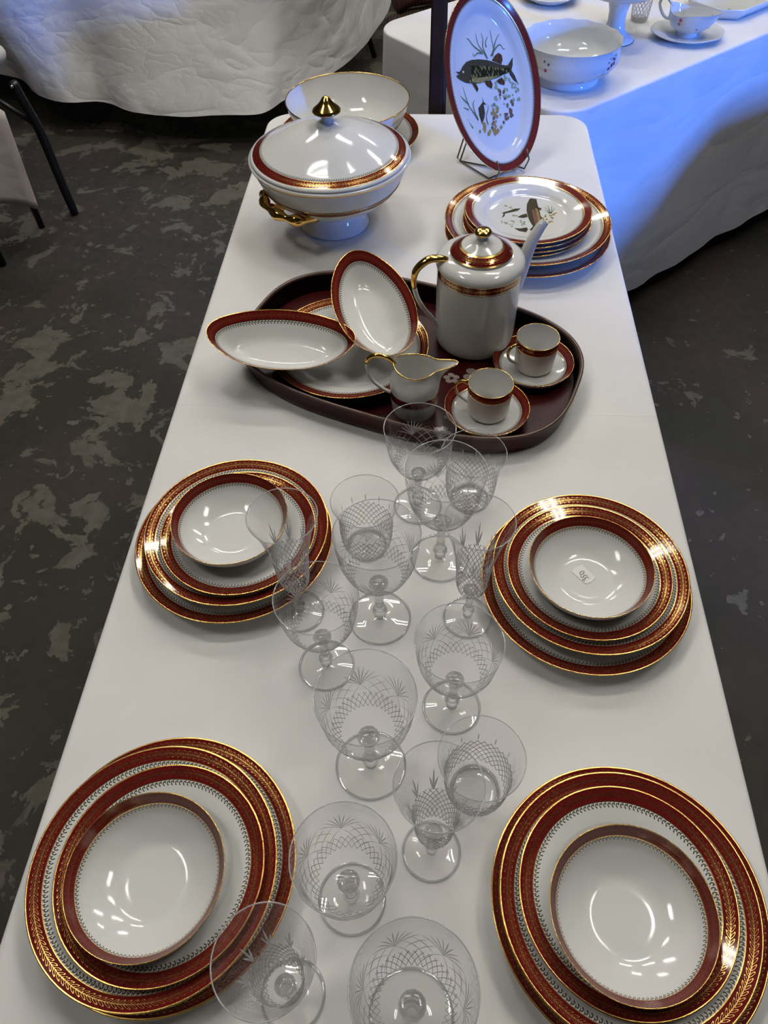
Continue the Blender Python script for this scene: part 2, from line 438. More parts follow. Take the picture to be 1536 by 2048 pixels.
# main table
folding_table('folding_table', 'long folding table under the main white cloth', 0.38, 1.01, (0, -0.11, T), 0)
tc_ = link('tablecloth', cloth_mesh('tablecloth', 0.38, 1.01, 0.065, 0.30, M['cloth'], 0.004, -0.004, 1, edge=60), None, (0, -0.11, T))
tag(tc_, 'white cotton cloth spread on the long central table', 'tablecloth')
# table at the back right, turned about 41 degrees
A = math.radians(41); RU = Vector((math.cos(A), math.sin(A), 0)); RV = Vector((-math.sin(A), math.cos(A), 0)); RC = Vector((0.328, 0.878, 0))
c_ = RC + RU * 0.915 + RV * 0.38
folding_table('folding_table', 'folding table under the blue-lit cloth at the right', 0.915, 0.38, (c_.x, c_.y, T), A, 0.09)
tag(link('tablecloth', cloth_mesh('tablecloth', 0.915, 0.38, 0.09, 0.655, M['cloth_r'], 0.018, 0.012, 4, 0.03), None, (c_.x, c_.y, T), (0, 0, A)), 'long white tablecloth lit blue by daylight at the right', 'tablecloth')
# unseen table added across the right-hand aisle to block some blue daylight
folding_table('folding_table', 'unseen folding table added across the right-hand aisle to block daylight', 0.38, 0.915, (2.30, 0.17, T), math.radians(30))
tag(link('tablecloth', cloth_mesh('tablecloth', 0.38, 0.915, 0.06, 0.5, M['cloth_r'], 0.02, 0.015, 8), None, (2.30, 0.17, T), (0, 0, math.radians(30))), 'white cloth on the unseen table added across the right-hand aisle to block daylight', 'tablecloth')

# table at the back left with a long sagging, crumpled cloth
folding_table('folding_table', 'black-legged table under the crumpled hanging cloth at the upper left', 1.005, 0.42, (-1.44, 2.95, T), 0, 0.05, False)
tl = [o for o in COL.objects if o.get('label', '').startswith('black-legged')][0]
for x, y in ((1.15, 0.27), (-0.8, 0.3), (-0.8, -0.25), (0.85, -0.2)):
    tube([(min(x, 0.94), y, -0.04), (x, y, -T)], 0.013, 8).obj('leg', M['black'], tl)
HEM = [(-2.75, 3.3, .17), (-2.70, 2.90, .16), (-2.45, 2.66, .16), (-2.10, 2.63, .155), (-1.862, 2.572, .15), (-1.718, 2.429, .14), (-1.573, 2.356, .14), (-1.416, 2.353, .14), (-1.234, 2.256, .14), (-0.995, 2.241, .14), (-0.716, 2.325, .14), (-0.52, 2.555, .14), (-0.37, 2.84, .14), (-0.278, 3.122, .14), (-0.218, 3.434, .14), (-0.22, 3.75, .17)]
hp = spline(HEM, 14); n = len(hp); rows = []
tp = []
for i in range(n):
    t = i / (n - 1)
    # walk round the table outline: left side, front, right side
    path = [(-2.45, 3.30), (-2.45, 2.58), (-2.38, 2.53), (-0.50, 2.53), (-0.44, 2.60), (-0.43, 3.36)]
    L = [0.0]
    for a, b in zip(path, path[1:]): L.append(L[-1] + math.dist(a, b))
    s = t * L[-1]
    for k in range(len(path) - 1):
        if s <= L[k + 1] + 1e-9:
            f = (s - L[k]) / (L[k + 1] - L[k]); tp.append(Vector((path[k][0] + (path[k + 1][0] - path[k][0]) * f, path[k][1] + (path[k + 1][1] - path[k][1]) * f, T))); break
K = 46
for k in range(K + 1):
    d = k / K; row = []
    for i in range(n):
        a = tp[i]; b = hp[i]; sl = d ** 1.0
        bulge = math.sin(PI * d) * 0.03
        q = Vector((a.x + (b.x - a.x) * (d ** 0.8), a.y + (b.y - a.y) * (d ** 0.8), a.z + (b.z - a.z) * d))
        out_ = Vector(((q.x + 1.44) * .5, q.y - 2.95, 0)).normalized()
        u_ = i / n * 6
        wr = noise.noise(Vector((u_ * 1.2, d * 1.2, 3.0))) * 0.03 + (abs(noise.noise(Vector((u_ * 4.2 + d * 1.5, d * 5.5, 7.0)))) ** 0.8) * 0.007 + (abs(noise.noise(Vector((u_ * 10.0 - d * 3, d * 13.0, 1.0))))) * 0.003
        wr += 0.05 * math.exp(-((t_ := (i / n - 0.66 - 0.08 * (1 - d))) / 0.022) ** 2) * d
        row.append(tuple(q + out_ * (wr * d ** 0.6 - bulge)))
    rows.append(row)
mb = MB(); ring_loft(rows, [0.2] * (K + 1), 1, False, mb)
ctr = mb.vert(-1.44, 2.97, T)
for i in range(n - 1): mb.face((ctr, i + 1, i))
tag(mb.obj('tablecloth', M['cloth_l']), 'crumpled white cloth sagging from the table at the upper left', 'tablecloth')

# low folding table at the left edge: black bent leg, brace and a hanging pinkish cloth
lt = thing('low_table', 'low black-legged folding table at the left edge of the picture', 'table', (-1.75, 1.52, 0))
mb = MB(); box(mb, -0.35, 0.10, -0.12, 0.22, 0.505, 0.53); mb.obj('tabletop', M['board'], lt, False)
def wl(*p): return (p[0] + 1.75, p[1] - 1.52, p[2])
leg = tube(spline([wl(-1.404, 1.662, .50), wl(-1.398, 1.67, .44), wl(-1.385, 1.685, .33), wl(-1.378, 1.69, .16), wl(-1.372, 1.699, 0.0)], 4), [0.014] + [0.0165] * 15 + [0.015], 10).obj('leg', M['black'], lt)
tube([wl(-1.404, 1.650, .492), wl(-1.404, 1.640, .492)], 0.005, 8).obj('bolt', plain('steel_bolt', (.7, .7, .7), .3, 1.0), leg)
tube([wl(-1.384, 1.68, .345), wl(-1.50, 1.66, .46)], 0.008, 8).obj('brace', M['black'], lt)
tube([wl(-1.50, 1.62, .50), wl(-1.47, 1.60, .0)], 0.012, 8).obj('leg', M['black'], lt)
tube([wl(-1.54, 1.36, .50), wl(-1.531, 1.348, 0.0)], 0.015, 8).obj('leg', M['black'], lt)
tube([wl(-2.05, 1.36, .50), wl(-2.06, 1.348, 0.0)], 0.015, 8).obj('leg', M['black'], lt)
rows = []
for k in range(13):
    d = k / 12; row = []
    for i in range(25):
        t = i / 24; x = -2.08 + (0.775) * t
        y = 1.36 - 0.14 * (1 - t) - 0.012 * math.sin(t * 19) * d
        z = 0.535 - d * (0.30 - 0.10 * (1 - t)) - 0.015 * math.sin(t * 7) * d
        if k == 0: y += 0.0
        row.append((x, y - 0.02 * d, z))
    rows.append(row)
rows.insert(0, [(-2.08 + (x + 2.08) * 0.55, y + 0.30, 0.54) for x, y, z in rows[0]])
mb = MB(); ring_loft(rows, [0.2] * len(rows), 1, False, mb); o = mb.obj('cloth', M['cloth_p'])
o.modifiers.new('thick', 'SOLIDIFY').thickness = 0.003
tag(o, 'pinkish white cloth hanging in a point at the left edge', 'cloth')
mb = MB()
tube(spline([(-1.62, 1.62, .565), (-1.52, 1.655, .58), (-1.44, 1.67, .575), (-1.41, 1.675, .56)], 5), [0.045] * 10 + [0.042, .04, .036, .03, .022, .01], 12, mb)
tag(mb.obj('rolled_cloth', M['cloth_l']), 'bunched white cloth end lying on the low table at the left edge', 'cloth')

# ------------------------------------------------------------------ plates
def split_plate(prof, n, ncell, bandmat, gw, bend):
    """prof: (r, z, v) from the centre of the upper side over the edge to the underside centre; returns body, band and edge meshes"""
    groups = {'body': [], 'painted_band': [], 'gilt_edge': []}
    out = []
    for i in range(len(prof) - 1):
        vm = (prof[i][2] + prof[i + 1][2]) / 2
        k = 'gilt_edge' if vm < gw else ('painted_band' if vm < bend else 'body')
        out.append(k)
    res = {}
    for key in groups:
        mbx = MB(); i = 0
        while i < len(out):
            if out[i] != key: i += 1; continue
            j = i
            while j < len(out) and out[j] == key: j += 1
            seg = prof[i:j + 1]
            lathe([(a, b) for a, b, _ in seg][::-1], n, [c for _, _, c in seg][::-1], ncell, mbx)
            i = j
        res[key] = mbx.mesh(key, bandmat)
    return res
def plate_profile(R, H, well_r, floor_z, lip_r, lip_z, thick=0.0038, foot_r=None, foot_h=0.004, gw=0.0012, bw=0.0128, fw=0.0062, bow=0.0):
    """upper side: flat well, shoulder, rim; underside: parallel, with a foot ring"""
    foot_r = foot_r or well_r * 0.92
    up = [(0, floor_z), (well_r * 0.55, floor_z), (well_r * 0.88, floor_z + 0.0003), (well_r, floor_z + 0.0015)]
    sh = spline([(well_r, floor_z + 0.0015, 0), (well_r * 0.6 + lip_r * 0.4, floor_z * 0.55 + lip_z * 0.45, 0), (lip_r, lip_z, 0)], 5)
    up += [(q.x, q.y) for q in sh[1:]]
    rim = []
    stops = [gw + bw + fw + 0.0009 + 0.0005, gw + bw + 0.0009, gw + bw, gw + bw * 0.5, gw, 0.0]
    slope = math.hypot(R - lip_r, H - lip_z)
    if stops[0] < slope:
        for s in stops:
            t = 1 - s / slope
            rim.append((lip_r + (R - lip_r) * t, lip_z + (H - lip_z) * t + bow * math.sin(PI * t), s))
    prof = [(r, z, 0.2) for r, z in up[:-1]] + [(up[-1][0], up[-1][1], max(0.05, slope))] + rim
    e = rim[-1]
    prof += [(R + 0.0005, H - 0.0006, 0.0), (R + 0.0002, H - 0.0014, gw * 0.99), (R - 0.0009, H - 0.0028, 0.2)]
    und = [(lip_r + 0.002, lip_z - thick, 0.2), (well_r * 1.03 + 0.003, floor_z - thick * 0.6, 0.2), (foot_r + 0.002, floor_z - thick * 0.75, 0.2), (foot_r + 0.001, 0.0, 0.2), (foot_r - 0.002, 0.0, 0.2), (foot_r - 0.003, floor_z - thick * 0.85, 0.2), (0, floor_z - thick * 0.85, 0.2)]
    return prof + und
def coupe_profile(R, H, foot_r, floor_z, band, thick=0.0035, gw=0.0012):
    cur = spline([(foot_r * 0.6, floor_z, 0), (foot_r * 1.02, floor_z + 0.0012, 0), (R * 0.80, floor_z + (H - floor_z) * 0.38, 0), (R * 0.925, floor_z + (H - floor_z) * 0.74, 0), (R, H, 0)], 8)
    pts = [(0, floor_z)] + [(q.x, q.y) for q in cur]
    # arc length from the edge
    d = [0.0]
    for a, b in zip(pts[::-1], pts[::-1][1:]): d.append(d[-1] + math.dist(a, b))
    d = d[::-1]
    prof = []
    marks = sorted([gw, gw + band, gw + band + 0.0009, gw + band + 0.0064], reverse=True)
    for i in range(len(pts)):
        prof.append((pts[i][0], pts[i][1], min(d[i], 0.2)))
        if i + 1 < len(pts):
            for mk in marks:
                if d[i + 1] < mk < d[i]:
                    t = (d[i] - mk) / (d[i] - d[i + 1]); prof.append((pts[i][0] + (pts[i + 1][0] - pts[i][0]) * t, pts[i][1] + (pts[i + 1][1] - pts[i][1]) * t, mk))
    prof += [(R + 0.0005, H - 0.0005, 0.0), (R + 0.0002, H - 0.0013, gw * 0.99), (R - 0.0009, H - 0.0028, 0.2)]
    und = [(q.x + thick * 0.45, q.y - thick * 0.9) for q in cur[::-1] if q.x < R * 0.97 and q.x > foot_r * 1.12]
    prof += [(a, b, 0.2) for a, b in und] + [(foot_r + 0.001, 0.0, 0.2), (foot_r - 0.002, 0.0, 0.2), (foot_r - 0.003, floor_z - thick, 0.2), (0, floor_z - thick, 0.2)]
    return prof
PL = {
    'dinner_plate': split_plate(plate_profile(0.1300, 0.0262, 0.080, 0.0065, 0.094, 0.0150), 96, 132, M['dinner'], 0.0012, 0.0218),
    'soup_plate': split_plate(plate_profile(0.1200, 0.0392, 0.052, 0.0060, 0.084, 0.0275, foot_r=0.056), 96, 120, M['dinner'], 0.0012, 0.0218),
    'dessert_plate': split_plate(plate_profile(0.1003, 0.0240, 0.060, 0.0050, 0.069, 0.0125), 96, 100, M['dinner'], 0.0012, 0.0218),
    'coupe_dish': split_plate(coupe_profile(0.0743, 0.0400, 0.037, 0.0055, 0.0120, gw=.001), 80, 88, M['coupe'], 0.0010, 0.0192),
    'fish_plate': split_plate(plate_profile(0.1183, 0.0215, 0.074, 0.0050, 0.083, 0.0125, gw=0.0014, bw=0.0120, fw=0.0050), 96, 120, M['fish'], 0.0014, 0.0200),
    'serving_platter': split_plate(plate_profile(0.1570, 0.0300, 0.098, 0.0060, 0.115, 0.0165, gw=0.0014, bw=0.0128, fw=0.0062), 96, 150, M['dinner'], 0.0012, 0.0218),
    'saucer': split_plate(coupe_profile(0.0645, 0.0200, 0.030, 0.0045, 0.0120, gw=.001), 72, 76, M['coupe'], 0.0010, 0.0192),
}
def plate(kind, label, x, y, z, group=None, rz=0.0, cat='plate', name=None):
    o = thing(name or kind, label, cat, (x, y, T + z), rz, group)
    for k, me in PL[kind].items(): link(k, me, o)
    return o
SETS = {'front left': [(-.2260, -.8158), (-.2314, -.8235), (-.2228, -.8255), (-.2297, -.8355)],
        'front right': [(.2269, -.8265), (.2228, -.8294), (.2207, -.8263), (.2189, -.8440)],
        'middle left': [(-.2291, -.4108), (-.2236, -.4076), (-.2189, -.4159), (-.2275, -.4118)],
        'middle right': [(.2266, -.4597), (.2296, -.4538), (.2269, -.4581), (.2246, -.4668)]}
for nm, c in SETS.items():
    g = 'place settings of crimson and gold plates'
    plate('dinner_plate', f'crimson-banded dinner plate, lowest of the {nm} stack', *c[0], 0.0005, g, random.random() * 6)
    plate('soup_plate', f'crimson-banded soup plate, second from the bottom in the {nm} stack', *c[1], 0.0070, g, random.random() * 6)
    plate('dessert_plate', f'crimson-banded dessert plate under the top dish of the {nm} stack', *c[2], 0.0282, g, random.random() * 6)
    extra = ' holding a tag' if nm == 'middle right' else ''
    plate('coupe_dish', f'small deep crimson-rimmed dish on top of the {nm} stack{extra}', *c[3], 0.0334, g, random.random() * 6, 'dish')
# price tag 350
TAG = [[-1740, 1192], [-1457, 1480], [-1227, 1801], [-924, 1988], [-514, 2110], [-267, 2295], [1189, 428], [888, 8], [604, -274], [272, -490], [-155, -576]]
DIG = [[[-699, 893], [-624, 1068], [-411, 1215], [-212, 1223], [-156, 1088], [-278, 877], [-457, 784], [-653, 792], [-699, 893]], [[-629, 623], [-606, 436], [-480, 305], [-337, 329], [-244, 537], [-129, 695], [11, 684], [246, 524]], [[384, 258], [199, 352], [-57, 324], [-140, 201], [-85, 68], [-338, 57], [-458, -16], [-388, -148], [-165, -156]]]
tg = thing('price_tag', 'small white paper price tag handwritten 350 in the middle right dish', 'price tag', (.2246, -.4668, T + 0.0334 + 0.0057))
mb = MB(); pts = [(a / 1e5, b / 1e5) for a, b in TAG][::-1]
lo = [mb.vert(x, y, 0.0) for x, y in pts]; hi = [mb.vert(x, y, 0.0006) for x, y in pts]; mb.face(hi); mb.face(lo[::-1])
for i in range(len(pts)): mb.face((lo[i], lo[(i + 1) % len(pts)], hi[(i + 1) % len(pts)], hi[i]))
mb.obj('paper', M['paper'], tg, False)
for dg in DIG: ribbon([(a / 1e5, b / 1e5) for a, b in dg], 0.00042, 0.0008, None, False).obj('digit', M['ink'], tg, False)

# ------------------------------------------------------------------ stack with fish plates
sx, sy = .2025, .350
plate('serving_platter', 'large round crimson-rimmed plate, lowest of the stack under the fish plates', .2035, .3430, 0.0005, 'large round serving plates')
plate('serving_platter', 'large round crimson-rimmed plate holding the pile of fish plates', .2025, .3530, 0.0185, 'large round serving plates', 1.0)
fz = [0.0252, 0.0332, 0.0412, 0.0492]
for i, z in enumerate(fz):
    pos = ('lowest', 'second', 'third', 'topmost')[i]
    extra = ', painted with trout' if i == 3 else ''
    fp = plate('fish_plate', f'{pos} of four plain crimson-rimmed plates in the back right pile{extra}', .2005 + (0.001 if i % 2 else -.001) * (3 - i), .3470 + 0.001 * (i - 3), z, 'fish plates in the back right pile', i * 0.7 if i < 3 else 0.0)
QF = {"body":[[175,704],[86,621],[26,435],[5,201],[18,-28],[47,-202],[90,-349],[16,-473],[79,-520],[163,-445],[239,-222],[260,-22],[250,207],[228,466],[220,651]],"pink":[[102,229],[156,230],[193,-24],[189,-273],[132,-324],[115,-76]],"belly":[[174,282],[220,257],[247,-22],[229,-223],[195,-273],[193,-24]],"fin1":[[-1,98],[-99,45],[-184,-33],[-79,-68],[11,-28]],"fin2":[[191,334],[296,285],[277,207],[213,257]],"fin3":[[261,28],[286,-122],[253,-123]],"fishb":[[-99,276],[-223,260],[-336,180],[-462,112],[-437,62],[-483,-78],[-426,-14],[-408,88],[-270,143],[-158,197]],"fishc":[[-265,-420],[-184,-515],[-55,-559],[-10,-474],[-25,-389],[-153,-429]]}
QW = [[[445,109],[401,236],[348,338]],[[445,109],[433,288],[414,392]],[[459,109],[483,238],[495,381]],[[459,109],[508,213],[551,317]],[[432,109],[384,184],[331,209]]]
QB = {"g":[[-382,373],[-475,-203],[-409,-239],[-321,-335],[-261,-210],[-221,42],[-98,-169],[-65,-280],[-290,297]],"y":[[466,33],[485,-67],[421,-193],[383,6],[265,-320],[322,-96],[513,111]]}
def paint(name, c1, c2, scale, stretch=(1, 1, 1)):
    m, nt, b = mat(name); b.inputs['Roughness'].default_value = 0.12
    tc = nt.nodes.new('ShaderNodeTexCoord'); mp = nt.nodes.new('ShaderNodeMapping'); mp.inputs['Scale'].default_value = stretch
    v = nt.nodes.new('ShaderNodeTexVoronoi'); v.inputs['Scale'].default_value = scale
    nt.links.new(tc.outputs['Object'], mp.inputs[0]); nt.links.new(mp.outputs[0], v.inputs['Vector'])
    nt.links.new(mixc(nt, X(nt, v.outputs['Distance']).ss(0.2, 0.5), c1, c2), b.inputs['Base Color'])
    return m
P_DARK = paint('painted_dark_olive', (0.045, 0.04, 0.025), (0.07, 0.06, 0.035), 400)
P_SCALE = paint('painted_fish_scales', (0.26, 0.24, 0.07), (0.022, 0.019, 0.010), 210, (1.0, 0.45, 1))
P_BELLY = paint('painted_yellow_belly', (0.42, 0.36, 0.12), (0.26, 0.21, 0.08), 220)
P_FIN = paint('painted_brown_fin', (0.16, 0.075, 0.03), (0.07, 0.04, 0.02), 300, (1, 0.3, 1))
P_WEED = paint('painted_weed_green', (0.22, 0.25, 0.15), (0.16, 0.19, 0.11), 200)
P_LEAF = paint('painted_leaf_green', (0.20, 0.27, 0.13), (0.33, 0.38, 0.24), 220)
P_YEL = paint('painted_ochre', (0.55, 0.38, 0.10), (0.36, 0.25, 0.09), 220)
P_PINK = paint('painted_pink', (0.26, 0.10, 0.11), (0.20, 0.10, 0.08), 300)
P_EYE = plain('painted_white', (0.7, 0.68, 0.55), 0.15)
def deck(pts, s=1e-4): return [(a * s, b * s) for a, b in pts]
def ccw(pts):
    a = sum(p[0] * q[1] - q[0] * p[1] for p, q in zip(pts, pts[1:] + pts[:1])); return pts if a > 0 else pts[::-1]
def decal(name, pts, z, material, parent): return poly(ccw(deck(pts)), z, None).obj(name, material, parent, False)
Z0 = 0.0051
for k, z, mt in (('body', 0.0003, P_DARK), ('pink', .0005, P_PINK), ('belly', .0005, P_BELLY), ('fin1', .0002, P_DARK), ('fin2', .0006, P_FIN), ('fin3', .0006, P_FIN), ('fishb', .0003, P_DARK), ('fishc', .0003, P_DARK)):
    decal('painted_fish', QF[k], Z0 + z, mt, fp)
mb = MB()
for wv in QW: ribbon(deck(wv), 0.0011, Z0 + 0.0003, mb)
mb.obj('painted_weed', P_WEED, fp, False)['kind'] = 'stuff'
for k, mt in (('g', P_LEAF), ('y', P_YEL)):
    mb = MB()
    rnd = random.Random(k)
    for i, (a, b) in enumerate(QB[k]):
        for q in range(3): blob(a * 1e-4 + rnd.uniform(-.004, .004), b * 1e-4 + rnd.uniform(-.004, .004), rnd.uniform(.0018, .0034), Z0 + 0.0002 + .00001 * q, mb, i * 7 + q)
    mb.obj('painted_plants', mt, fp, False)['kind'] = 'stuff'

# ------------------------------------------------------------------ oval dishes
def inset_loft(outline, prof, ncell, mat_, parts=None):
    """outline(t)->(x,y,zlift) in 0..1; prof: (inset, z, v, lift) from the centre of the upper side to the underside"""
    n = 96; rings = []
    P = [outline(j / n) for j in range(n)]
    AX = max(abs(p_[0]) for p_ in P); AY = max(abs(p_[1]) for p_ in P)
    for ins, z, v, lf in prof:
        if ins is None: rings.append([(0, 0, z)])
        else:
            row = []
            for j in range(n):
                a = Vector(P[j - 1][:2]); b = Vector(P[(j + 1) % n][:2]); t = (b - a).normalized(); nr = Vector((-t.y, t.x))
                q = Vector((P[j][0] * max(1 - ins / AX, .04), P[j][1] * max(1 - ins / AY, .04)))
                row.append((q.x, q.y, z + P[j][2] * lf))
            rings.append(row)
    return rings, [p_[2] for p_ in prof]
def oval_dish(o, outline, prof, ncell, material, gw, bend):
    rings, vs = inset_loft(outline, prof, ncell, material)
    out = ['gilt_edge' if (vs[i] + vs[i + 1]) / 2 < gw else ('painted_band' if (vs[i] + vs[i + 1]) / 2 < bend else 'body') for i in range(len(vs) - 1)]
    for key in ('body', 'painted_band', 'gilt_edge'):
        mbx = MB(); i = 0
        while i < len(out):
            if out[i] != key: i += 1; continue
            j = i
            while j < len(out) and out[j] == key: j += 1
            ring_loft(rings[i:j + 1][::-1], vs[i:j + 1][::-1], ncell, True, mbx); i = j
        mbx.obj(key, material, o)
# fish platter leaning on its wire stand
pa, pb = 0.168, 0.1187
pt_ = thing('fish_platter', 'oval crimson-rimmed platter painted with a carp, propped upright on a wire stand', 'platter')
yaw, tilt = .68, .49
un = Vector((math.cos(yaw), math.sin(yaw), 0)); n0 = Vector((math.sin(yaw), -math.cos(yaw), 0)); wn = Vector((0, 0, 1)) * math.cos(tilt) - n0 * math.sin(tilt); nn = un.cross(wn)
pc = Vector((.1402, .6531, T + .168))
pt_.matrix_world = Matrix(((un.x, wn.x, nn.x, pc.x), (un.y, wn.y, nn.y, pc.y), (un.z, wn.z, nn.z, pc.z), (0, 0, 0, 1)))
ell = lambda t: (pb * math.cos(2 * PI * t), pa * math.sin(2 * PI * t), 0)
prof = [(None, -.018, .2, 0), (.10, -.018, .2, 0), (.044, -.018, .2, 0), (.039, -.0172, .2, 0), (.033, -.012, .2, 0), (.028, -.0090, .05, 0), (.0199, -.0058, .0195, 0), (.0144, -.0042, .0140, 0), (.0135, -.004, .0134, 0), (.007, -.002, .007, 0), (.0014, -.0004, .0014, 0), (0, 0, 0, 0), (-.0007, -.0009, 0, 0), (.0004, -.0025, .00139, 0), (.0012, -.0036, .2, 0), (.028, -.0130, .2, 0), (.037, -.0205, .2, 0), (.046, -.0225, .2, 0), (.05, -.025, .2, 0), (.054, -.0225, .2, 0), (None, -.0225, .2, 0)]
oval_dish(pt_, ell, prof, 150, M['fish'], .0014, .0200)
PF = {"body":[[-770,427],[-677,398],[-626,418],[-575,469],[-454,528],[-316,533],[-119,499],[72,440],[217,374],[382,288],[512,241],[582,233],[594,148],[569,105],[517,92],[397,96],[247,74],[82,80],[-59,82],[-246,86],[-419,128],[-567,171],[-661,234],[-734,292],[-783,351],[-692,353]],"head":[[-770,427],[-677,398],[-626,418],[-575,469],[-454,528],[-375,526],[-363,420],[-394,283],[-502,156],[-567,171],[-661,234],[-734,292],[-783,351],[-692,353]],"dorsal":[[180,407],[282,472],[386,505],[464,447],[462,359],[404,282]],"tail":[[557,231],[661,297],[735,345],[695,207],[635,122],[699,8],[740,-152],[640,-70],[567,56]],"fin1":[[-442,165],[-347,-53],[-296,0],[-333,107]],"fin2":[[-116,87],[-65,-15],[34,-81],[79,-9],[55,70]],"fin3":[[184,23],[280,-58],[366,-95],[406,-39],[339,60]],"belly":[[-412,223],[-126,171],[143,123],[325,96],[131,85],[-57,89],[-243,93],[-414,143]],"eye":[[-582,376]],"small":[[-397,-641],[-420,-483],[-399,-338],[-257,-257],[-250,-159],[-235,-263],[-174,-336],[-249,-309],[-263,-473],[-313,-561]]}
PW = [[[90,460],[23,586],[-66,749],[-84,948]],[[71,512],[29,680],[69,813],[57,925]],[[180,487],[282,592],[287,766],[292,938]],[[116,661],[121,755],[202,832]],[[224,477],[362,702],[503,822]],[[-20,596],[-199,762],[-274,888],[-322,914]],[[269,547],[384,618],[482,628],[529,545],[585,533]],[[-3,576],[-130,613],[-232,581],[-248,640]],[[-466,-555],[-537,-402],[-623,-231],[-652,-27],[-673,124]],[[-619,-215],[-718,-92],[-817,30]],[[-647,-307],[-726,-262],[-823,-205]],[[-472,-536],[-517,-341],[-506,-227],[-454,-174]],[[-640,-661],[-715,-523],[-717,-456]],[[-247,-697],[-249,-544],[-162,-415],[-138,-337]]]
PB = {"g":[[584,-98],[667,-235],[415,-258],[603,-372],[108,-315],[40,-382],[288,-361],[442,2],[222,-93]],"b":[[282,-258],[415,-511],[310,-621],[241,-689],[457,-625],[-103,-701]],"y":[[-25,-518],[37,-636],[61,-472],[-14,-810],[-223,-858],[-96,-840],[-389,-694],[-423,-804]]}
Z0 = -.0178
PF['back'] = [[-454,528],[-316,533],[-119,499],[72,440],[217,374],[382,288],[512,241],[582,233],[560,195],[380,215],[200,285],[0,345],[-200,400],[-375,440]]
for k, z, mt in (('dorsal', .0002, P_FIN), ('tail', .0002, P_DARK), ('body', .0004, P_SCALE), ('back', .0005, P_DARK), ('head', .0006, P_DARK), ('belly', .0006, P_BELLY), ('fin1', .0008, P_FIN), ('fin2', .0008, P_FIN), ('fin3', .0008, P_FIN), ('small', .0003, P_DARK)):
    # lift the scale pattern above the dark parts so nothing is coplanar
    decal('painted_fish', PF[k], Z0 + z, mt, pt_)
mb = MB(); e = PF['eye'][0]
mb.face([mb.vert(e[0] * 1e-4 + .0022 * math.cos(2 * PI * i / 12), e[1] * 1e-4 + .0022 * math.sin(2 * PI * i / 12), Z0 + .0008) for i in range(12)]); mb.obj('painted_eye', P_EYE, pt_, False)
mb = MB()
for wv in PW: ribbon(deck(wv), 0.0017, Z0 + 0.0003, mb)
mb.obj('painted_weed', P_WEED, pt_, False)['kind'] = 'stuff'
for k, mt in (('g', P_LEAF), ('b', paint('painted_brown_stones', (0.26, 0.18, 0.11), (0.16, 0.10, 0.07), 180)), ('y', P_YEL)):
    mb = MB()
    rnd = random.Random(k)
    for i, (a, b) in enumerate(PB[k]):
        for q in range(5): blob(a * 1e-4 + rnd.uniform(-.009, .009), b * 1e-4 + rnd.uniform(-.009, .009), rnd.uniform(.0022, .0048), Z0 + 0.00022 + .00001 * q + {'g': 0, 'b': .00006, 'y': .00012}[k], mb, i * 7 + q)
    mb.obj('painted_plants', mt, pt_, False)['kind'] = 'stuff'
es = thing('plate_stand', 'bent dark wire stand under the oval fish platter', 'stand', (0, 0, 0))
def pl(a, b, c): return tuple(pc + un * a + wn * b + nn * c)
def tz(v, z): return (v[0], v[1], z)
for s in (-1, 1):
    a = s * 0.042
    b_ = -pa * math.sqrt(1 - (a / pb) ** 2)
    hook = [pl(a, b_ + .018, .008), pl(a, b_ - .003, .008), tz(pl(a, b_ - .004, -.004), T + .006), tz(pl(a, b_ - .01, -.03), T + .003), tz(pl(a, b_, -.13), T + .003), tz(pl(a, b_, -.145), T + .006), pl(a * .8, -.02, -.030), pl(a * .6, .02, -.027)]
    tube(hook, 0.0018, 8).obj('wire', M['wire'], es)
tube([tz(pl(-.042, -pa, -.03), T + .003), tz(pl(.042, -pa, -.03), T + .003)], 0.0018, 8).obj('wire', M['wire'], es)
tube([(.0796, .6605, T + .003), (.1663, .629, T + .003), (.1985, .6231, T + .003)], 0.0018, 8).obj('wire', M['wire'], es)
tube([(.0796, .6605, T + .003), (.094, .70, T + .03), (.1045, .725, T + .055)], 0.0018, 8).obj('wire', M['wire'], es)

# raviers (pointed boat-shaped dishes)
def ravier(label, x, y, z, rz, ax=0.0, ay=0.0, L=0.116, Wd=0.064):
    o = thing('ravier_dish', label, 'dish', (x, y, T + z), 0, 'boat-shaped crimson-rimmed dishes on the tray')
    o.rotation_euler = (ax, ay, rz)
    def outl(t):
        c, s = math.cos(2 * PI * t), math.sin(2 * PI * t)
        e = abs(c)
        yy = Wd * s * (1 - 0.03 * e ** 4); xx = L * c * (0.98 + 0.02 * abs(c) ** 6)
        return (xx, yy, 0.010 * e ** 3)
    prof = [(None, .005, .2, 0), (.058, .005, .2, 0), (.046, .0052, .2, 0), (.038, .0065, .2, .1), (.030, .0115, .2, .3), (.022, .0185, .05, .5), (.0172, .0225, .0190, .6), (.0121, .0272, .0139, .75), (.0112, .0280, .0130, .75), (.006, .0328, .007, .9), (.0009, .0374, .0010, 1), (0, .0384, 0, 1), (-.0005, .0379, 0, 1), (-.0002, .0372, .00098, 1), (.0006, .0360, .2, 1), (.014, .0235, .2, .75), (.025, .0135, .2, .5), (.034, .005, .2, .2), (.039, 0, .2, 0), (.042, .0, .2, 0), (.044, .002, .2, 0), (None, .002, .2, 0)]
    oval_dish(o, outl, prof, 92, M['coupe'], .0010, .0192)
    return o
ravier('boat-shaped crimson-rimmed dish jutting over the left end of the tray', -.2140, -.0480, .0340, math.radians(3), math.radians(7), math.radians(5))
ravier('boat-shaped crimson-rimmed dish tilted up beside the coffee pot', -.0680, .0260, .0500, math.radians(-69), math.radians(5), math.radians(10))

